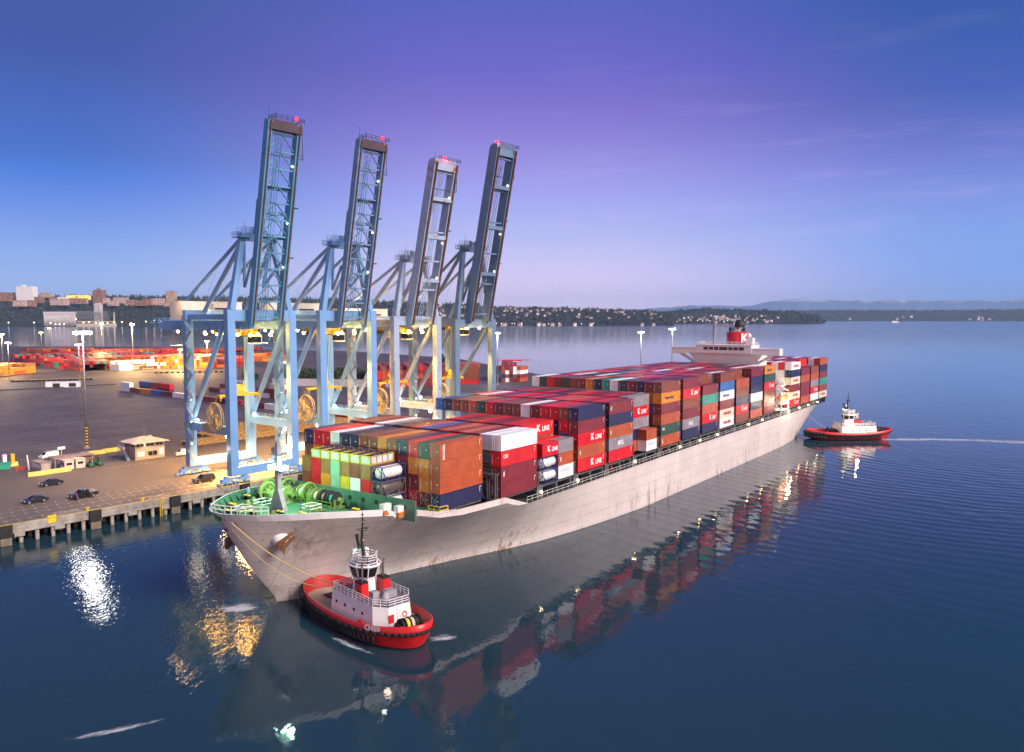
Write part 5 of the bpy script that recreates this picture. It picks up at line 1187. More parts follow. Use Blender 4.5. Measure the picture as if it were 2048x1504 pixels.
# ================================================================== tugs
def tug(M, label, name_text, mirror=False):
    t = thing('tugboat', label, 'tugboat', M)
    LX, BY = 15.8, 6.1
    def ring(s, z, nx=3.0, sheer_=0.0, dx=0.0):
        P = []
        for i in range(56):
            q = 2*pi*i/56; c, s_ = cos(q), sin(q); n = 2.6 if c > 0 else 2.15
            x = LX*(abs(c)**(2/n))*(1 if c > 0 else -1); y = BY*(abs(s_)**(2/n))*(1 if s_ > 0 else -1)
            P.append((x*s+dx, y*s, z+sheer_*((x/LX)**2)*(1.1 if x < 0 else .9)))
        return P
    RED = mat('tug_red', (.66,.016,.018), .38, var=.22, scale=.7, dirt=(.34,.03,.03)); m = MB()
    m.loft([ring(.72,-1.2),ring(.86,-.2),ring(.90,.25)], cap=False, m=1); m.loft([ring(.90,.25),ring(.97,1.3,sheer_=.5),ring(1.0,1.9,sheer_=.8)], cap=False, m=0)
    m.loft([ring(1.0,1.9,sheer_=.8),ring(1.005,2.75,sheer_=.95),ring(.985,2.78,sheer_=.95)], cap=False, m=0); m.loft([ring(.985,2.78,sheer_=.95),ring(.95,1.7)], cap=False, m=2)
    m.build('hull', [RED, M_black(), mat('tug_red_inner', (.50,.03,.02), .5, var=.3)], t, True)
    m = MB(); m.add(ring(.952,1.72), [tuple(range(56))], 0); m.build('deck', mat('tug_deck', (.40,.33,.26), .8, var=.15), t)
    m = MB()
    for i in range(56):
        q = ring(1.0,1.85,sheer_=.8); a, b = q[i], q[(i+1)%56]; r = .5 if a[0] > 12 else .24
        if a[0] < 12 or True: m.tube(Vector(a)*1.012 if False else Vector((a[0]*1.01,a[1]*1.02,a[2])), Vector((b[0]*1.01,b[1]*1.02,b[2])), r, 8)
    for i in range(56):
        q = ring(1.0,.9,sheer_=.5); a, b = q[i], q[(i+1)%56]
        if a[0] > 11.5: m.tube((a[0]*1.02,a[1]*1.02,a[2]),(b[0]*1.02,b[1]*1.02,b[2]),.62,8); m.tube((a[0]*1.03,a[1]*1.03,a[2]+1.2),(b[0]*1.03,b[1]*1.03,b[2]+1.2),.55,8)
    m.build('rubber_fender', M_black(), t, True)
    q = ring(1.0,1.45,sheer_=.5)
    for sgn in (-1,1):
        for k in range(20):
            x = 10.5-k*1.05; y = sgn*BY*(max(0,1-abs(x/LX)**2.3))**(1/2.3); m = MB(); m.torus((x,y+sgn*.12,1.15+.2*(x/LX)**2),.42,.17,'y',12,6); m.build('tyre', M_black(), t, True)
    HW = mat('tug_white', (.80,.78,.77), .4, var=.12, scale=.8); m = MB()
    hp = lambda f, x0, x1, y: [(x1,-y*f),(x1+.7*0,y*f),(x0+1.6,y*f),(x0,y*.55*f),(x0,-y*.55*f),(x0+1.6,-y*f)]
    b0 = [(x,y,1.7) for x,y in [(4.6,-3.9),(4.6,3.9),(-7.6,3.9),(-9.8,2.2),(-9.8,-2.2),(-7.6,-3.9)]]; b1 = [(x*.955,y*.93,4.9) for x,y,_ in b0]
    m.loft([b0,b1]); h = m.build('deckhouse', HW, t)
    m = MB(); m.add([(x*.98,y*.98,4.93) for x,y,_ in b1],[tuple(range(6))]); m.rail([(x*.985,y*.985,4.9) for x,y,_ in b1]+[(b1[0][0]*.985,b1[0][1]*.985,4.9)],1.05,.045,1.1,0,3) if False else None
    m.build('house_top', mat('tug_grey_deck', (.20,.18,.20), .8), t)
    m = MB(); m.rail([(x*.985,y*.985,4.9) for x,y,_ in b1]+[(b1[0][0]*.985,b1[0][1]*.985,4.9)],1.05,.045,1.1,0,3); m.build('house_rail', M_white(), t)
    for x in (3,.4,-2.2,-4.6): 
        for s in (-1,1): m = MB(); m.lathe([(.24,-.04),(.24,.04)],12,(x,s*3.80,3.4),ax='y'); m.build('porthole', M_glass(), h)
    m = MB(); m.torus((-9.58,-.9,3.5),.38,.1,'x',14,6); m.build('lifebuoy', mat('buoy_red', (.7,.05,.03), .5), h)
    m = MB(); m.box(-9.66,-9.55,1.2,2.2,2.6,3.9); m.build('red_box', RED, h)
    m = MB()
    for k in range(6): m.box(-9.75,-9.66,-.1,.55,2.2+k*.45,2.27+k*.45)
    [m.box(-9.74,-9.68,y_,y_+.06,2.1,4.6) for y_ in (-.12,.52)]; m.build('ladder', M_white(), h)
    # wheelhouse
    oc = lambda r, z, cx=.2: [(cx+r*1.12*cos(pi/8+pi/4*i), r*sin(pi/8+pi/4*i), z) for i in range(8)]
    m = MB(); m.loft([oc(2.0,4.9),oc(1.85,6.9)]); m.loft([oc(1.85,6.9),oc(2.0,7.25)]); m.loft([oc(2.55,8.75),oc(2.75,8.95),oc(2.35,9.35)]); w = m.build('wheelhouse', HW, t)
    A, B = oc(1.96,7.25), oc(2.5,8.75)
    for i in range(8):
        j = (i+1)%8; m = MB(); L = lambda p, q2, f: tuple(p[k]+(q2[k]-p[k])*f for k in range(3)); m.add([L(A[i],A[j],.04),L(A[i],A[j],.96),L(B[i],B[j],.96),L(B[i],B[j],.04)],[(0,1,2,3)]); m.build('window', M_glass(), w)
    for i in range(8): m = MB(); m.beam(Vector(A[i]),Vector(B[i]),.16); m.build('window_post', HW, w)
    for i in range(8):
        j = (i+1)%8; p, q2 = oc(2.68,9.0)[i], oc(2.68,9.0)[j]; p2, q3 = oc(2.42,9.3)[i], oc(2.42,9.3)[j]; m = MB(); m.add([L(p,q2,.1),L(p,q2,.9),L(q3,p2,.1),L(q3,p2,.9)],[(0,1,2,3)]); m.build('skylight', M_glass(), w)
    m = MB(); m.add(oc(2.1,9.37),[tuple(range(8))]); m.build('wheelhouse_roof', mat('tug_grey_deck', (.20,.18,.20)), w)
    m = MB(); r_ = oc(2.0,9.36); m.rail([Vector(p) for p in r_]+[Vector(r_[0])],1.1,.045,1.4,0,3); m.tube((1.2,1.6,9.3),(1.2,1.6,11.4),.05); m.tube((-1,-1.7,9.3),(-1,-1.7,10.9),.05)
    for p in ((1.5,1.2),(1.5,-1.2),(-1.4,.6)): m.lathe([(.05,10.4),(.28,10.5),(.3,10.8),(.05,10.95)],10,(p[0],p[1],0))
    m.build('roof_rail', M_white(), w)
    MK = mat('mast_black', (.012,.014,.016), .5); m = MB(); m.tube((.3,0,9.3),(.9,0,12.4),.34,8,.26); m.tube((.9,0,12.4),(.6,0,14.6),.25,8,.12); m.tube((.6,0,14.6),(.6,0,17.2),.09,6,.03); m.beam((1.6,0,10.8),(2.4,0,12.9),.3,.6); m.beam((.9,0,11),(2.1,0,11.6),.25)
    m.torus((.6,0,13.9),.8,.07,'z',14,5); m.beam((.6,-1.3,14.1),(.6,1.3,14.1),.1); m.beam((.6,-.6,15.2),(.6,.6,15.2),.08)
    for z in (14.6,15.4,16.0): m.lathe([(.16,z),(.16,z+.25)],8,(.6,0,0))
    for q2 in ((2.2,2.0),(2.2,-2.0),(-2,1.8),(-2,-1.8)): m.beam((.6,0,14),(q2[0],q2[1],9.4),.03)
    mk = m.build('mast', MK, t)
    for p, c in (((1.0,-.25,12.2),'lamp_warm'),((1.9,1.0,10.6),'lamp_white'),((1.6,-1.5,10.6),'lamp_white')): m = MB(); m.lathe([(.03,-.15),(.16,0),(.03,.15)],8,p); m.build('lamp', MATS[c], mk)
    m = MB(); m.lathe([(.03,-.2),(.2,0),(.03,.2)],8,(2.0,.5,10.7)); m.build('lamp', glow('lamp_green', (.1,1,.5), 6), mk)
    for s in (-1,1):
        b = [(-1.2,s*2.9),(-3.2,s*2.9),(-3.2,s*1.5),(-1.2,s*1.5)]; b = b if s > 0 else b[::-1]
        m = MB(); m.loft([[(x,y,4.9) for x,y in b],[(x*.97,y*.96+s*.05,6.9) for x,y in b]],m=0); m.loft([[(x*.97,y*.96+s*.05,6.9) for x,y in b],[(x*.97,y*.96+s*.05,7.2) for x,y in b]],m=1); st = m.build('funnel', [RED, M_black()], t)
        m = MB(); m.path([(-2.2,s*2.1,7.1),(-2.2,s*2.1,9.4),(-2.5,s*2.1,10.0)],.18,8); m.tube((-1.5,s*2.3,7.1),(-1.5,s*2.3,8.8),.07); m.tube((-1.8,s*1.8,7.1),(-1.8,s*1.8,8.8),.07); m.build('exhaust_pipe', mat('exhaust_steel', (.30,.22,.20), .4, .6), st)
    m = MB(); m.box(-5.9,-4.2,-2.2,-.2,4.95,5.8); m.box(-5.7,-4.4,-2.0,-.4,5.8,5.95); m.box(-6.6,-5.4,1.8,3.0,4.95,6.6); m.lathe([(.6,5.0),(.7,5.8),(.3,6.6)],10,(-7.4,1.2,0)); m.build('deck_gear', mat('gear_grey', (.32,.29,.33), .6, var=.3), t)
    # working deck: winch, staple, reel
    m = MB(); m.beam((8.6,-1.2,1.7),(8.2,-.3,4.0),.35); m.beam((8.6,1.2,1.7),(8.2,.3,4.0),.35); m.beam((7.0,0,1.7),(8.2,0,4.0),.4); m.box(7.9,8.5,-.5,.5,3.8,4.2); m.build('towing_staple', M_black(), t)
    m = MB(); m.lathe([(.55,-1),(.55,1)],14,(5.9,0,2.8),0,'y'); m.lathe([(1.0,-1.15),(1.0,-1)],16,(5.9,0,2.8),1,'y'); m.lathe([(1.0,1),(1.0,1.15)],16,(5.9,0,2.8),1,'y'); m.box(5,6.8,-1.8,-1.2,1.7,3.2,1); m.box(5,6.8,1.2,1.8,1.7,3.2,1); m.build('towing_winch', [ROPB, M_black()], t)
    m = MB(); m.lathe([(.1,-.5),(.4,-.3),(.5,0),(.4,.3),(.1,.5)],12,(5.0,-3.0,2.4)); m.build('fender_ball', mat('ball_yellow', (.75,.65,.05), .4), t, True)
    m = MB(); m.box(9.5,11.5,-1.4,1.2,1.75,1.9); m.build('deck_mat', M_black(), t)
    m = MB(); m.lathe([(.75,-1.6),(.75,1.6)],16,(-12,0,2.9),0,'y')
    for y, i in ((-1.7,0),(-.7,1),(.2,2),(1.1,1),(1.7,0)): m.lathe([(1.05,y-.1),(1.05,y+.1)],16,(-12,0,2.9),0,'y'); 
    m.lathe([(.85,-.6),(.85,.1)],16,(-12,0,2.9),1,'y'); m.lathe([(.88,.35),(.88,1.0)],16,(-12,0,2.9),2,'y'); m.box(-13,-11,-2.2,-1.8,1.7,3.2,0); m.box(-13,-11,1.8,2.2,1.7,3.2,0); m.build('hawser_winch', [M_black(), ROPE, M_yel()], t)
    for x in (-5.6,-4.9): m = MB(); m.beam((x,4.6,1.7),(x,4.6,2.9),.22); m.beam((x-.35,4.6,2.5),(x+.35,4.6,2.5),.18); m.build('bitt', RED, t)
    for y in (-4.3,):
        pass
    if name_text:
        x, yy = -10.0, 0
        def side_pt(x): 
            y = BY*(max(0,1-abs(x/LX)**2.15))**(1/2.15); return y
        x0 = -9.3; y0 = side_pt(x0); y1 = side_pt(x0-1.0); ang = atan2(y0-y1, 1.0)
        put_text(t, name_text, x0, y0+.06, 2.66, 1.15, key='w', rot=Matrix.Rotation(pi-(-ang) if False else pi+ang, 4, 'Z') @ SIDE, bold=.05)
    return t
HT_ = R(133.5)
tug1 = tug(Matrix.Translation((-22.5,119.9,0)) @ Matrix.Rotation(HT_,4,'Z') @ Matrix.Diagonal((.94,.90,1.04,1)), 'red and white tugboat in front of the bow, named CHIEF', 'CHIEF')
tug2 = copy_tree(tug1, Matrix.Translation((131.6,309.6,0)) @ Matrix.Rotation(R(184.9),4,'Z') @ Matrix.Scale(1.06,4), 'red and white tugboat pushing at the stern of the ship')
for ch_ in list(tug2.children):
    if ch_.name.startswith('lettering'): bpy.data.objects.remove(ch_)
T1 = Matrix.Translation((-22.5,119.9,0)) @ Matrix.Rotation(HT_,4,'Z') @ Matrix.Diagonal((.94,.90,1.04,1))
lamp(T1 @ Vector((-1,-3.5,11.5)), 90, (1,.86,.66), .5); lamp(T1 @ Vector((-9,3,9.5)), 60, (1,.95,.9), .3)
T2 = Matrix.Translation((131.6,309.6,0)) @ Matrix.Rotation(R(184.9),4,'Z'); lamp(T2 @ Vector((0,7,9)), 2200, (1,.85,.7), .4)
def rope(name, a, b, sag, label, r=.06, col=None):
    a, b = Vector(a), Vector(b); pts = []
    for i in range(15): f = i/14; p = a.lerp(b, f); p.z -= sag*4*f*(1-f); pts.append(p)
    m = MB(); m.path(pts, r, 6); tag(m.build(name, col or mat('hawser', (.50,.36,.16), .8)), label, 'rope')
rope('tow_rope', T1 @ Vector((8.3,0,4.0)), S(-31.2,CV-2.2,2.4), 1.6, 'tan tow rope from the near tug up to the bow', .10)
rope('tow_rope', T1 @ Vector((8.3,.3,3.9)), S(-30.4,CV-1.2,1.0), 3.0, 'second slack tow rope hanging below the first at the bow', .06)
rope('tow_rope', T2 @ Vector((9,0,4.2)), S(218,CV-half(218,-3)-.1,-3), .8, 'pale tow line from the stern tug to the hull', .07, mat('rope_cream', (.55,.48,.36)))

# ================================================================== water
def water_mat():
    m = bpy.data.materials.new('sea_water'); g = NT(nt(m)); co = g.n('ShaderNodeTexCoord').outputs['Object']
    mp = g.n('ShaderNodeMapping', i_Vector=co); mp.inputs['Rotation'].default_value = (0,0,R(25)); mp.inputs['Scale'].default_value = (1,.45,1)
    n1 = g.noise(mp.outputs[0], .16, 3.0, .5); n2 = g.noise(mp.outputs[0], .9, 3.0, .55); n3 = g.noise(mp.outputs[0], 1.5, 3.0, .6)
    calm = g.ramp(g.noise(co, .012, 3.0, .5), [(.38, (.25,)*3), (.62, (1,1,1))])
    # the basin between bow and quay is ruffled by the tug's wash
    vb = g.n('ShaderNodeVectorMath', operation='SUBTRACT', i_0=co); vb.inputs[1].default_value = (-70,150,0)
    db = g.n('ShaderNodeVectorMath', operation='LENGTH', i_0=vb.outputs[0]).outputs['Value']; ruf = g.ramp(g.math('MULTIPLY', db, 1/75.), [(.25, (1,1,1)), (1, (0,0,0))])
    vw = g.n('ShaderNodeVectorMath', operation='SUBTRACT', i_0=co); vw.inputs[1].default_value = (165,285,0)
    dw = g.n('ShaderNodeVectorMath', operation='LENGTH', i_0=vw.outputs[0]).outputs['Value']
    ring = g.math('SINE', g.math('ADD', g.math('MULTIPLY', dw, 2*pi/4.6), g.math('MULTIPLY', g.noise(co, .03, 2.0), 14.0)))
    rfall = g.ramp(g.math('MULTIPLY', dw, 1/230.), [(.05, (0,)*3), (.2, (1,1,1)), (.75, (.7,)*3), (1, (0,)*3)])
    h = g.math('ADD', g.math('MULTIPLY', n1, .36), g.math('MULTIPLY', g.math('MULTIPLY', n2, calm), .10))
    h = g.math('ADD', h, g.math('MULTIPLY', g.math('MULTIPLY', ring, rfall), .045))
    h = g.math('ADD', h, g.math('MULTIPLY', g.math('MULTIPLY', n3, ruf), .15))
    dc = g.n('ShaderNodeVectorMath', operation='LENGTH', i_0=co).outputs['Value']; h = g.math('MULTIPLY', h, g.ramp(g.math('MULTIPLY', dc, 1/2500.), [(.12, (1,1,1)), (.4, (.7,)*3), (1, (.9,)*3)]))
    b = g.n('ShaderNodeBsdfPrincipled', i_Base_Color=(.014,.042,.060,1), i_Roughness=g.n('ShaderNodeMapRange', i_0=dc, i_1=500.0, i_2=4500.0, i_3=.03, i_4=.13).outputs[0], i_IOR=1.333)
    g.t.links.new(g.n('ShaderNodeBump', i_Strength=1.0, i_Distance=.34, i_Height=h).outputs[0], b.inputs['Normal'])
    g.t.links.new(b.outputs[0], g.n('ShaderNodeOutputMaterial').inputs[0]); return m
m = MB(); W_ = 60000.0
m.add([(-W_,-3000,0),(W_,-3000,0),(W_,75000,0),(-W_,75000,0)],[(0,1,2,3)]); tag(m.build('water', water_mat()), kind='structure')
def foam_mat(name, sc, lo):
    mm = bpy.data.materials.new(name); g = NT(nt(mm)); tc = g.n('ShaderNodeTexCoord'); co = tc.outputs['Object']; gen = tc.outputs['Generated']
    mp = g.n('ShaderNodeMapping', i_Vector=co); mp.inputs['Scale'].default_value = (.35,1,1)
    f = g.noise(mp.outputs[0], sc, 7.0, .72); sp = g.n('ShaderNodeSeparateXYZ', i_0=gen); x = g.math('SUBTRACT', sp.outputs[0], .5); y = g.math('SUBTRACT', sp.outputs[1], .5)
    r = g.math('SQRT', g.math('ADD', g.math('MULTIPLY', x, x), g.math('MULTIPLY', y, y))); e = g.ramp(r, [(.1, (1,1,1)), (.5, (0,0,0))])
    a = g.ramp(g.math('MULTIPLY', f, e), [(lo, (0,0,0)), (lo+.16, (1,1,1))])
    d = g.n('ShaderNodeBsdfDiffuse', i_Color=(.62,.64,.68,1)); t = g.n('ShaderNodeBsdfTransparent'); x = g.n('ShaderNodeMixShader', i_0=g.math('MULTIPLY', a, .7), i_1=t.outputs[0], i_2=d.outputs[0])
    g.t.links.new(x.outputs[0], g.n('ShaderNodeOutputMaterial').inputs[0]); return mm
FM = foam_mat('foam_thin', .5, .40); FB = foam_mat('foam_thick', .45, .31)
def foam(p, rz, L, W2, mt, label):
    m = MB(); m.box(-L/2,L/2,-W2/2,W2/2,.008,.02); m.f = m.f[4:5]; m.m = m.m[:1]; o = m.build('foam', mt, M=TM(p, rz)); tag(o, label, kind='stuff')
def wake_mat():
    mm = bpy.data.materials.new('foam_wake'); g = NT(nt(mm)); tc = g.n('ShaderNodeTexCoord'); co = tc.outputs['Object']; sp = g.n('ShaderNodeSeparateXYZ', i_0=tc.outputs['Generated']); x, y = sp.outputs[0], sp.outputs[1]
    wob = g.math('MULTIPLY', g.math('SUBTRACT', g.noise(co, .05, 3.0), .5), .30)
    ln = g.math('ADD', g.math('SUBTRACT', .86, g.math('MULTIPLY', g.math('MULTIPLY', x, x), .42)), wob)
    dl = g.math('ABSOLUTE', g.math('SUBTRACT', y, ln)); wd = g.math('MULTIPLY_ADD', x, .22, .07)
    tr = g.math('MAXIMUM', g.math('SUBTRACT', 1.0, g.math('DIVIDE', dl, wd)), 0.0)
    fade = g.ramp(x, [(0, (1,1,1)), (.45, (.85,)*3), (.93, (.35,)*3), (1, (0,)*3)])
    mp = g.n('ShaderNodeMapping', i_Vector=co); mp.inputs['Rotation'].default_value = (0,0,R(14)); mp.inputs['Scale'].default_value = (.3,1,1)
    f = g.n('ShaderNodeTexNoise', i_Vector=mp.outputs[0], i_Scale=.42, i_Detail=7.0, i_Roughness=.7, i_Distortion=1.6).outputs[0]
    a = g.ramp(g.math('MULTIPLY', g.math('MULTIPLY', g.math('POWER', tr, .6), fade), f), [(.26, (0,0,0)), (.46, (1,1,1))])
    sw = g.ramp(f, [(.61, (0,0,0)), (.70, (.5,)*3)]); ex = g.ramp(g.math('ABSOLUTE', g.math('SUBTRACT', x, .55)), [(.2, (1,1,1)), (.42, (0,0,0))]); ey = g.ramp(g.math('ABSOLUTE', g.math('SUBTRACT', y, .5)), [(.22, (1,1,1)), (.45, (0,0,0))])
    a = g.math('MAXIMUM', a, g.math('MULTIPLY', g.math('MULTIPLY', sw, ex), ey))
    d = g.n('ShaderNodeBsdfDiffuse', i_Color=(.60,.64,.70,1)); t = g.n('ShaderNodeBsdfTransparent'); q = g.n('ShaderNodeMixShader', i_0=g.math('MULTIPLY', a, .75), i_1=t.outputs[0], i_2=d.outputs[0])
    g.t.links.new(q.outputs[0], g.n('ShaderNodeOutputMaterial').inputs[0]); return mm
foam((194,286,.012), R(-3), 104, 52, wake_mat(), 'churned white wake curving away from the stern tug')
foam(G(478,1216,0)+Vector((0,0,.01)), R(15), 12, 8, FB, 'white patch of churned water at the stem')
foam(G(885,1275,0)+Vector((0,0,.02)), R(20), 11, 7, FM, 'small wash at the end of the near tug')
foam(G(700,1290,0)+Vector((0,0,.04)), R(-38), 26, 3, FM, 'thin bow wave along the near tug')
foam(G(230,1460,0)+Vector((0,0,.01)), R(30), 26, 3.5, FM, 'thin foam streak on dark water at lower left')

# ================================================================== far shores
def fbm(x, s):
    return sum(math.sin(x*s*2**k+k*1.7+s)*.5**k for k in range(5))
WOOD = mat('forest_ground', (.018,.028,.028), .9, var=.5, scale=.004)
def hill(name, x0, x1, dist, ytop, yshore, depth, n=80, label=None, mt=None, rough=.8):
    """terrain ridge between picture columns x0..x1 (survey directions); ytop gives crest points"""
    m = MB(); rows = []
    for i in range(n+1):
        x = x0+(x1-x0)*i/n; yt = itp(x, [p[0] for p in ytop], [p[1] for p in ytop])+rough*fbm(x, .11)
        ds = dist; a = at(x, yshore, ds); cr = at(x, yt, ds+depth); rows.append([Vector((a.x,ds,-1)), Vector((a.x,ds,2)), Vector(((a.x*.7+cr.x*.3),ds+depth*.25,max(3,cr.z*.34+fbm(x,.3)*1.5))), Vector(((a.x*.4+cr.x*.6),ds+depth*.6,max(4,cr.z*.72+fbm(x,.23)*2))), cr, Vector((cr.x*1.05,ds+depth*1.6,-1))])
    vs = [p for r in rows for p in r]; k = 6; m.add(vs, [(i*k+j, (i+1)*k+j, (i+1)*k+j+1, i*k+j+1) for i in range(n) for j in range(k-1)])
    o = m.build(name, mt or WOOD, fix=True); tag(o, label, kind='structure'); return rows
LT = [(-200,598),(0,599),(150,596),(300,597),(520,600),(700,604),(860,612)]
hl = hill('hillside', -250, 960, 4700, LT, 651, 1500, 110)
RT = [(840,618),(900,616),(1000,616),(1090,618),(1180,620),(1290,624),(1340,629)]
hr = hill('hillside', 820, 1345, 5300, RT, 650.5, 1300, 90)
hm = hill('headland', 1240, 1645, 7000, [(1240,632),(1290,628),(1330,625),(1380,620),(1430,619),(1470,621),(1540,623),(1600,627),(1630,632),(1646,640)], 645.3, 1600, 70)
hf = hill('far_hills', 1330, 2250, 15500, [(1330,625),(1500,622),(1700,620),(1850,621),(1900,620),(2250,618)], 641.8, 3000, 80, rough=.4)
SNOW = bpy.data.materials.new('hazed_mountain'); g = NT(nt(SNOW)); co = g.n('ShaderNodeTexCoord').outputs['Object']; z = g.n('ShaderNodeSeparateXYZ', i_0=co).outputs[2]
sn = g.ramp(g.math('ADD', g.math('MULTIPLY', z, 1/1800.), g.math('MULTIPLY', g.noise(co, .0011, 6.0, .7), .55)), [(.78, (0,0,0)), (.84, (1,1,1))]); cc = g.mix(g.math('MULTIPLY', sn, .55), (.09,.15,.29,1), (.7,.7,.75,1))  # blue of the distance haze painted into the rock colour
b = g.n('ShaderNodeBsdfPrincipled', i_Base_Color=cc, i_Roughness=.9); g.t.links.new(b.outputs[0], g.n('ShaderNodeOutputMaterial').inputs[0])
MT = [(1300,618),(1330,614),(1380,612),(1430,610),(1460,613),(1500,611),(1530,606),(1565,599),(1600,596),(1625,601),(1650,598),(1680,602),(1720,600),(1745,603),(1785,597),(1810,600),(1850,602),(1880,600),(1925,602),(1960,599),(2000,602),(2048,596),(2200,600)]
m = MB(); rows = []
for i in range(170):
    x = 1260+i*5.6; yt = itp(x,[p[0] for p in MT],[p[1] for p in MT])+-2.4*(1-abs(sin(x*.041)))-1.3*(1-abs(sin(x*.113+1)))-.7*(1-abs(sin(x*.27+2)))+1.6; c_ = at(x,yt,42000); f_ = at(x,640,38500)
    rows.append([Vector((f_.x,38500,-1)), Vector((f_.x*.6+c_.x*.4,39800,c_.z*.45)), Vector((f_.x*.3+c_.x*.7+60*fbm(x,.2),41000,c_.z*.8)), c_, Vector((c_.x*1.05,45000,-1))])
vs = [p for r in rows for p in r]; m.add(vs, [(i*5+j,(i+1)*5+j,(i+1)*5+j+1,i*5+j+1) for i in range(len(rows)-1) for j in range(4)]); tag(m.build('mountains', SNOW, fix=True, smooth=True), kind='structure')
# woods on the slopes: one mass, many small conical and round crowns
m = MB(); rr = random.Random(9)
def crown(p, h, w, conifer):
    k = 5; q0 = rr.random()*6
    if conifer:
        for z0, z1, r in ((.1,.55,1),(.4,.8,.7),(.65,1,.45)):
            m.add([(p.x+w*r*cos(q0+2*pi*i/k),p.y+w*r*sin(q0+2*pi*i/k),p.z+h*z0) for i in range(k)]+[(p.x,p.y,p.z+h*z1)], [(i,(i+1)%k,k) for i in range(k)], rr.randrange(3))
    else:
        rs = [(w*.6,.15),(w,.45),(w*.75,.8),(w*.2,1)]; m.loft([[(p.x+r*(1+rr.uniform(-.2,.2))*cos(q0+2*pi*i/k),p.y+r*sin(q0+2*pi*i/k),p.z+h*z) for i in range(k)] for r, z in rs], m=rr.randrange(3))
def on(rows, i, f):
    i0 = int(i); a = rows[i0]; b = rows[min(i0+1,len(rows)-1)]; t = i-i0; P = [p.lerp(q,t) for p,q in zip(a,b)]; ks = [0,.02,.3,.62,1.0]
    P = P[:5]; return Vector((itp(f,ks,[p.x for p in P]),itp(f,ks,[p.y for p in P]),itp(f,ks,[p.z for p in P])))
for rows_, N, hmax, crest in ((hl,3400,34,.93),(hr,2200,26,.9),(hm,900,30,.9),(hf,700,42,.9)):
    for _ in range(N):
        f = rr.random()**.8; f = f if rr.random() < .6 else rr.uniform(crest,1.0); p = on(rows_, rr.random()*(len(rows_)-1.01), f)
        if p.z < 6 and rr.random() < .6: continue
        cf = rr.random() < (.75 if f > .85 else .35); h = hmax*rr.uniform(.5,1.15)*(1.1 if cf else .7); crown(p-Vector((0,0,2)), h, h*(.22 if cf else .55), cf)
tag(m.build('forest', [mat('wood_a', (.016,.026,.028), .9), mat('wood_b', (.026,.040,.036), .9), mat('wood_c', (.040,.050,.040), .9)]), 'dark mixed woods covering the far hillsides', kind='stuff')
# town on the hill
def facade(name, col, lit, sx=5.0, sz=4.0, strength=1.0, thr=.72, dark=.6):
    if name in MATS: return MATS[name]
    mm = bpy.data.materials.new(name); g = NT(nt(mm)); uv = g.n('ShaderNodeTexCoord').outputs['UV']; s = g.n('ShaderNodeSeparateXYZ', i_0=uv)
    u = g.math('MULTIPLY', s.outputs[0], 1/sx); v = g.math('MULTIPLY', s.outputs[1], 1/sz)
    w = g.math('MULTIPLY', g.math('GREATER_THAN', g.math('FRACT', u), .45), g.math('GREATER_THAN', g.math('FRACT', v), .5))
    fl = g.n('ShaderNodeCombineXYZ', i_0=g.math('FLOOR', u), i_1=g.math('FLOOR', v)); wn = g.n('ShaderNodeTexWhiteNoise', noise_dimensions='2D', i_Vector=fl.outputs[0]).outputs['Value']
    c = g.mix(g.math('MULTIPLY', w, dark), c4(col), (.04,.04,.05,1)); b = g.n('ShaderNodeBsdfPrincipled', i_Base_Color=c, i_Roughness=.7)
    g.t.links.new(g.math('MULTIPLY', g.math('MULTIPLY', w, g.math('GREATER_THAN', wn, thr)), strength), b.inputs['Emission Strength']); b.inputs['Emission Color'].default_value = c4(lit)
    g.t.links.new(b.outputs[0], g.n('ShaderNodeOutputMaterial').inputs[0]); mm.cycles.emission_sampling = 'NONE'; MATS[name] = mm; return mm
def building(x0, x1, y0, y1, dist, depth, mt, label, roof=None, top=None):
    """x0..x1, y0 (roof) .. y1 (foot) as seen; stands at the given distance"""
    a = at(x0,y1,dist); b = at(x1,y0,dist); t = thing('building', label, 'building', TM((a.x,dist,a.z-15))); h = b.z-a.z+15; w = b.x-a.x
    m = MB(); m.box(0,w,0,depth,0,h); m.build('wall', mt, t); m = MB(); m.box(-.5,w+.5,-.5,depth+.5,h,h+1.5)
    for k in (top or ()): m.box(w*k[0],w*k[1],depth*.3,depth*.7,h+1.5,h+1.5+k[2])
    m.build('roof', roof or mat('roof_grey', (.25,.22,.24), .8), t); return t
FW = facade('facade_white', (.80,.76,.74), (1,.8,.5), 8, 5, .3, .85, .22); FBn = facade('facade_brown', (.26,.12,.085), (1,.6,.3), 7, 5, 1.0, .82); FT = facade('facade_tan', (.48,.32,.24), (1,.65,.3), 7, 5, 1.0, .8)
FY = facade('facade_lit', (.60,.42,.12), (1,.72,.18), 6, 6, 3.0, .25); FP = facade('facade_pink', (.50,.34,.32), (1,.7,.45), 6, 4.5, 1.2, .78); FR = facade('facade_red', (.30,.12,.10), (1,.7,.4), 6, 4.5, 1.2, .8)
building(33,65,573,601,5700,60,FW,'broad white apartment tower on the hill',WH,((.25,.4,10),)); building(186,205,580,606,5500,50,FBn,'tall brown apartment tower on the hill',None,((.3,.55,14),)); building(332,348,583,605,5700,45,FT,'tan apartment tower above the crane platform',None,((.4,.6,8),))
building(131,176,590,595.5,5800,40,FY,'long yellow lit block below the hill crest'); building(-10,22,585,598,5700,50,FBn,'brown school block at the far left of the hill'); building(79,98,586,591,5900,50,FT,'low tan hall between trees right of the white tower')
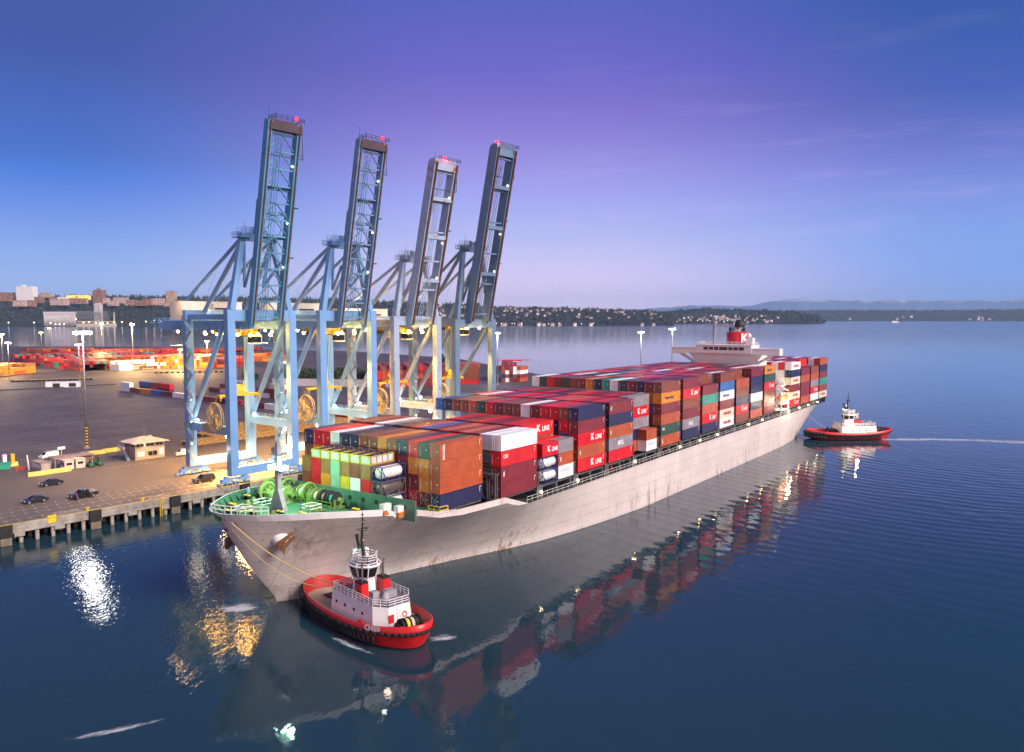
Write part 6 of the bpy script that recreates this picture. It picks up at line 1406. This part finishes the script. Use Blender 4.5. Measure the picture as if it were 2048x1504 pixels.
seq = [(25,47,601,608,FP),(50,66,601,609,FR),(68,82,594,601,FBn),(98,112,594,600,FR),(100,132,598,606,FP),(115,130,594,597.5,FW),(134,168,597,603,FR),(150,170,600,603.5,FW),(205,214,596,602,FP),(214,232,601,607,FP),(226,252,595,602,FP),(233,250,602,609,FW),(252,262,600,606,FR),(262,290,601,607,FBn),(285,300,598,606,FR),(302,325,597,606,FP),(327,344,605,608,FT),(350,362,600,607,FR),(415,430,597,603,FR)]
nm = {FP.name:'pink', FR.name:'red brick', FBn.name:'brown', FW.name:'white', FT.name:'tan'}
for i, (x0,x1,y0,y1,mt) in enumerate(seq): building(x0,x1,y0,y1,5300+(i%4)*60,40,mt,f"low {nm[mt.name]} building on the hill, {ORD[min(i+1,18)] if i < 18 else 'last'} from the left of the low row")
# grain terminal
gt = thing('grain_terminal', 'grain terminal with a row of grey silos on the far bank', 'grain terminal', TM((at(87,651,4600).x,4600,0)))
sc_ = 4600/FPX; m = MB(); WSl = 64*sc_
for k in range(16): m = MB(); m.lathe([(WSl/32,0),(WSl/32,72)],14,(WSl/32+k*WSl/16,WSl/32,0)); m.build('silo', mat('silo_concrete', (.56,.50,.51), .8, var=.25, scale=.05), gt, True)
m = MB(); m.box(0,WSl,0,16,72,86); m.build('gallery', mat('gallery_white', (.66,.62,.66), .6), gt)
x0 = WSl+4; m = MB()
for k in range(22): m.beam((x0+k*9,2,0),(x0+k*9,2,88 if k < 20 else 70),1.2)
for z in (30,52,76,88): m.beam((x0,2,z),(x0+190,2,z),1.4)
for k in range(20): m.beam((x0+k*9,2,88),(x0+k*9+9,2,76),1.0); m.beam((x0+k*9,2,52),(x0+k*9+9,2,76),.7)
m.build('steel_gantry', M_galv(), gt)
m = MB(); m.box(x0+100,x0+136,10,40,0,128); m.box(x0+104,x0+130,12,36,128,136); m.build('headhouse', mat('silo_concrete', (.56,.50,.51)), gt); m = MB(); m.box(x0+10,x0+230,-20,5,0,18); m.box(x0+20,x0+225,-24,-20,26,32); m.beam((x0+225,-10,0),(x0+225,-10,84),9,9,w2=4,h2=4); m.build('loading_dock', mat('dock_tan', (.60,.52,.42), .7), gt)  # one even tan for the loading dock
SOD = glow('shore_lamp', (1,.66,.26), 6); COLD = glow('shore_lamp_cold', (1,.92,.8), 4)
def shore_lamp(x, y, dist, r, mt, lab):
    p = at(x,y,dist); m = MB(); g0 = max(1.0, p.z-(1.0 if p.z < 40 else p.z-1)); 
    t = thing('shore_lamp', lab, 'lamp', TM((p.x,dist,0)), 'lamps along the far shores'); m.beam((0,0,1),(0,0,p.z-r*.6),r*.25); m.build('post', M_galv(), t); m = MB(); m.lathe([(.1,-r),(r*.8,-r*.5),(r,0),(r*.8,r*.5),(.1,r)],8,(0,0,p.z)); m.build('lamp_globe', mt, t, True)
for i, (x,y,mt) in enumerate(((17,645,COLD),(68,645,COLD),(101,646,SOD),(111,648.5,COLD),(119,648.5,COLD),(128,648.5,COLD),(152,638,SOD),(167,645,SOD),(178,644,SOD),(192,646,SOD),(205,645,SOD),(215,646,COLD),(228,645,SOD),(244,644,SOD),(262,646,SOD),(292,643,SOD),(308,641,SOD),(322,643,COLD))):
    shore_lamp(x,y,4550,3.6,mt,'small bright lamp on the far bank below the wooded hill')
for i, x in enumerate((993,1003,1024,1029,1043,1097,1118,1163,1187)): shore_lamp(x,646.5+(i%2),5250,2.0,COLD if i % 3 else SOD,'small bright lamp on the shore right of the cranes')
for i, x in enumerate((1360,1395,1420,1440,1455,1475,1490,1510,1545)): shore_lamp(x,640+(i%3),6950,2.4,COLD,'small bright lamp on the far headland shore')
# houses among the trees
HWM = [facade('house_a', (.58,.46,.43), (1,.75,.5), 9, 7, .8, .7), facade('house_b', (.46,.36,.36), (1,.75,.5), 8, 7, .8, .7), facade('house_c', (.66,.58,.55), (1,.8,.6), 9, 7, 1.2, .6)]
HRF = mat('house_roof', (.30,.20,.19), .8)
hmesh = []
for k in range(3):
    m = MB(); w, d, h = 24, 16, 9+k*2; m.box(0,w,0,d,-6,h,0); m.prism([(-1,h),(w+1,h),(w+1,h+.6),(w/2,h+6),(-1,h+.6)] if False else [(-1,h),(d+1,h),(d/2,h+6)],-1,w+1,1,'x'); hmesh.append(m.mesh('house', [HWM[k], HRF]))
def house(p, lab, grp, sc=1):
    o = link('house', hmesh[rr.randrange(3)]); o.matrix_world = TM(p, rr.uniform(-.5,.5), sc); tag(o, lab, 'house', grp)
for i in range(120):
    f = rr.uniform(.3,.9); q = rr.random(); q = q**1.3
    house(on(hr, 4+q*82, f)+Vector((0,-6,3)), 'small pale house among the trees on the hillside right of the cranes', 'houses on the far hillside', rr.uniform(.5,.85))
for i in range(60):
    p = on(hm, 14+rr.random()**1.3*40, rr.uniform(.05,.45)); house(p+Vector((0,-8,3)), 'tiny pale house on the headland beyond the bridge', 'houses on the headland', rr.uniform(.6,1.0))
for i in range(26): house(on(hl, 88+rr.random()*21, rr.uniform(.3,.85))+Vector((0,-6,3)), 'small pale house on the slope behind the last cranes', 'houses behind the cranes', rr.uniform(.8,1.1))
for i in range(22): house(on(hf, rr.random()*78, rr.uniform(.02,.3))+Vector((0,-8,3)), 'tiny pale house on the far blue shore', 'houses on the far blue shore', 2.1)
for i in range(14): house(Vector((at(985+rr.random()**1.4*330,647,5280).x,5250+rr.random()*30,3)), 'small shed on the waterline right of the cranes', 'sheds on the far waterline', .9)
building(1428,1437,631.5,639,7300,30,FW,'white hotel block on the headland, left one of two'); building(1439,1447,632,639,7300,30,FP,'pinkish block on the headland, right one of two')
# ferry
fy = thing('ferry', 'white car ferry far out on the water at right', 'ferry', TM((at(1783,642,9000).x,9000,0))); m = MB(); m.prism([(-4,6),(0,-1),(80,-1),(86,6)],-8,8,ax='y'); m.build('hull', M_white(), fy); m = MB(); m.box(4,76,-7,7,6,12); m.box(14,66,-6,6,12,18); m.box(20,28,-4,4,18,23); m.box(50,58,-4,4,18,23); m.build('superstructure', facade('ferry_side', (.8,.78,.76), (1,.85,.6), 6, 6, 1.0, .5), fy); m = MB(); m.box(36,42,-3,3,18,27); m.build('funnel', M_dark(), fy)

# ================================================================== sky, air, light, camera
SUN_DIR = Vector((.80,-.55,.66)).normalized()   # towards the glow behind the camera
w = bpy.data.worlds.new('World'); scn.world = w; w.use_nodes = True; t = w.node_tree; t.nodes.clear(); g = NT(t)
d = g.n('ShaderNodeTexCoord').outputs['Generated']; sp = g.n('ShaderNodeSeparateXYZ', i_0=d); X, Y, Z = sp.outputs
el = g.math('MAXIMUM', Z, 0.0)
r_mid = g.ramp(el, [(0,(.85,.65,.88)),(.048,(.68,.56,.84)),(.098,(.40,.43,.77)),(.1485,(.30,.305,.73)),(.177,(.27,.238,.65)),(.206,(.227,.18,.58)),(.245,(.172,.122,.51)),(.29,(.113,.095,.455)),(.37,(.06,.085,.40)),(.55,(.03,.06,.28)),(1,(.02,.03,.18))])
r_left = g.ramp(el, [(0,(.32,.43,.80)),(.041,(.26,.39,.75)),(.073,(.19,.32,.70)),(.115,(.10,.215,.66)),(.157,(.03,.14,.56)),(.178,(.024,.105,.45)),(.275,(.028,.056,.30)),(.33,(.028,.06,.275)),(.55,(.02,.04,.22)),(1,(.02,.03,.18))])
r_right = g.ramp(el, [(0,(.22,.37,.80)),(.056,(.175,.32,.76)),(.09,(.173,.30,.72)),(.13,(.163,.237,.64)),(.17,(.12,.16,.55)),(.20,(.08,.116,.455)),(.24,(.037,.08,.37)),(.33,(.012,.064,.30)),(.55,(.012,.045,.23)),(1,(.02,.03,.18))])
az = g.math('ARCTAN2', X, Y)
sR = g.n('ShaderNodeMapRange', interpolation_type='SMOOTHSTEP', i_0=az, i_1=.08, i_2=.55).outputs[0]; sL = g.n('ShaderNodeMapRange', interpolation_type='SMOOTHSTEP', i_0=az, i_1=-.02, i_2=-.52).outputs[0]
sky = g.mix(sL, g.mix(sR, r_mid, r_right), r_left)
# behind the camera the rising glow
bk = g.n('ShaderNodeMapRange', interpolation_type='SMOOTHSTEP', i_0=Y, i_1=.1, i_2=-.7).outputs[0]
glw = g.ramp(el, [(0,(1.0,.62,.52)),(.2,(.75,.52,.62)),(.5,(.34,.30,.55)),(1,(.02,.03,.18))])
sky = g.mix(bk, sky, glw)
# thin cirrus
mp = g.n('ShaderNodeMapping', i_Vector=d); mp.inputs['Rotation'].default_value = (0,R(14),R(20)); mp.inputs['Scale'].default_value = (3.2,3.2,26)
ci = g.ramp(g.noise(mp.outputs[0], 1.5, 7.0, .62), [(.52,(0,0,0)),(.80,(1,1,1))]); band = g.ramp(el, [(.06,(0,0,0)),(.13,(1,1,1)),(.22,(.5,)*3),(.34,(0,0,0))]); cr = g.n('ShaderNodeMapRange', i_0=az, i_1=-.15, i_2=.3).outputs[0]
sky = g.mix(g.math('MULTIPLY', g.math('MULTIPLY', g.math('MULTIPLY', ci, band), cr), .34), sky, (.66,.55,.85,1))
ns = g.n('ShaderNodeTexSky', sky_type='NISHITA', sun_disc=False); ns.sun_elevation = math.asin(SUN_DIR.z); ns.sun_rotation = atan2(SUN_DIR.x, SUN_DIR.y)
b1 = g.n('ShaderNodeBackground', i_0=sky, i_1=1.0); b2 = g.n('ShaderNodeBackground', i_0=ns.outputs[0], i_1=.004)
ad = g.n('ShaderNodeAddShader'); t.links.new(b1.outputs[0], ad.inputs[0]); t.links.new(b2.outputs[0], ad.inputs[1]); t.links.new(ad.outputs[0], g.n('ShaderNodeOutputWorld').inputs[0])
sl = bpy.data.lights.new('sun', 'SUN'); sl.energy = 4.2; sl.angle = R(28); sl.color = (1,.88,.80); so = bpy.data.objects.new('sun', sl); C.objects.link(so); so.rotation_euler = SUN_DIR.to_track_quat('Z','Y').to_euler()
HAZE = True
if HAZE:
    m = MB(); m.box(-30000,34000,-300,50000,-2,1400); mm = bpy.data.materials.new('haze_air'); g = NT(nt(mm)); pv = g.n('ShaderNodeVolumePrincipled'); pv.inputs['Color'].default_value = (.45,.68,1,1); pv.inputs['Density'].default_value = .000019; pv.inputs['Anisotropy'].default_value = -.1
    g.t.links.new(pv.outputs[0], g.n('ShaderNodeOutputMaterial').inputs['Volume']); tag(m.build('haze', mm), kind='stuff')
cam = bpy.data.cameras.new('camera'); co_ = bpy.data.objects.new('camera', cam); C.objects.link(co_); co_.location = (0,0,CAMH); co_.rotation_euler = (pi/2-PITCH,0,0)
cam.sensor_fit = 'HORIZONTAL'; cam.sensor_width = 36; cam.lens = FPX/2048*36; cam.clip_start = .5; cam.clip_end = 80000; scn.camera = co_
scn.view_settings.view_transform = 'Standard'; scn.view_settings.look = 'None'; scn.view_settings.exposure = .32; scn.view_settings.gamma = 1
scn.render.engine = 'CYCLES'; cy = scn.cycles; cy.use_denoising = True; cy.sample_clamp_indirect = 12; cy.max_bounces = 6; cy.diffuse_bounces = 2; cy.glossy_bounces = 3; cy.transparent_max_bounces = 6; cy.volume_bounces = 0; cy.caustics_reflective = False; cy.caustics_refractive = False
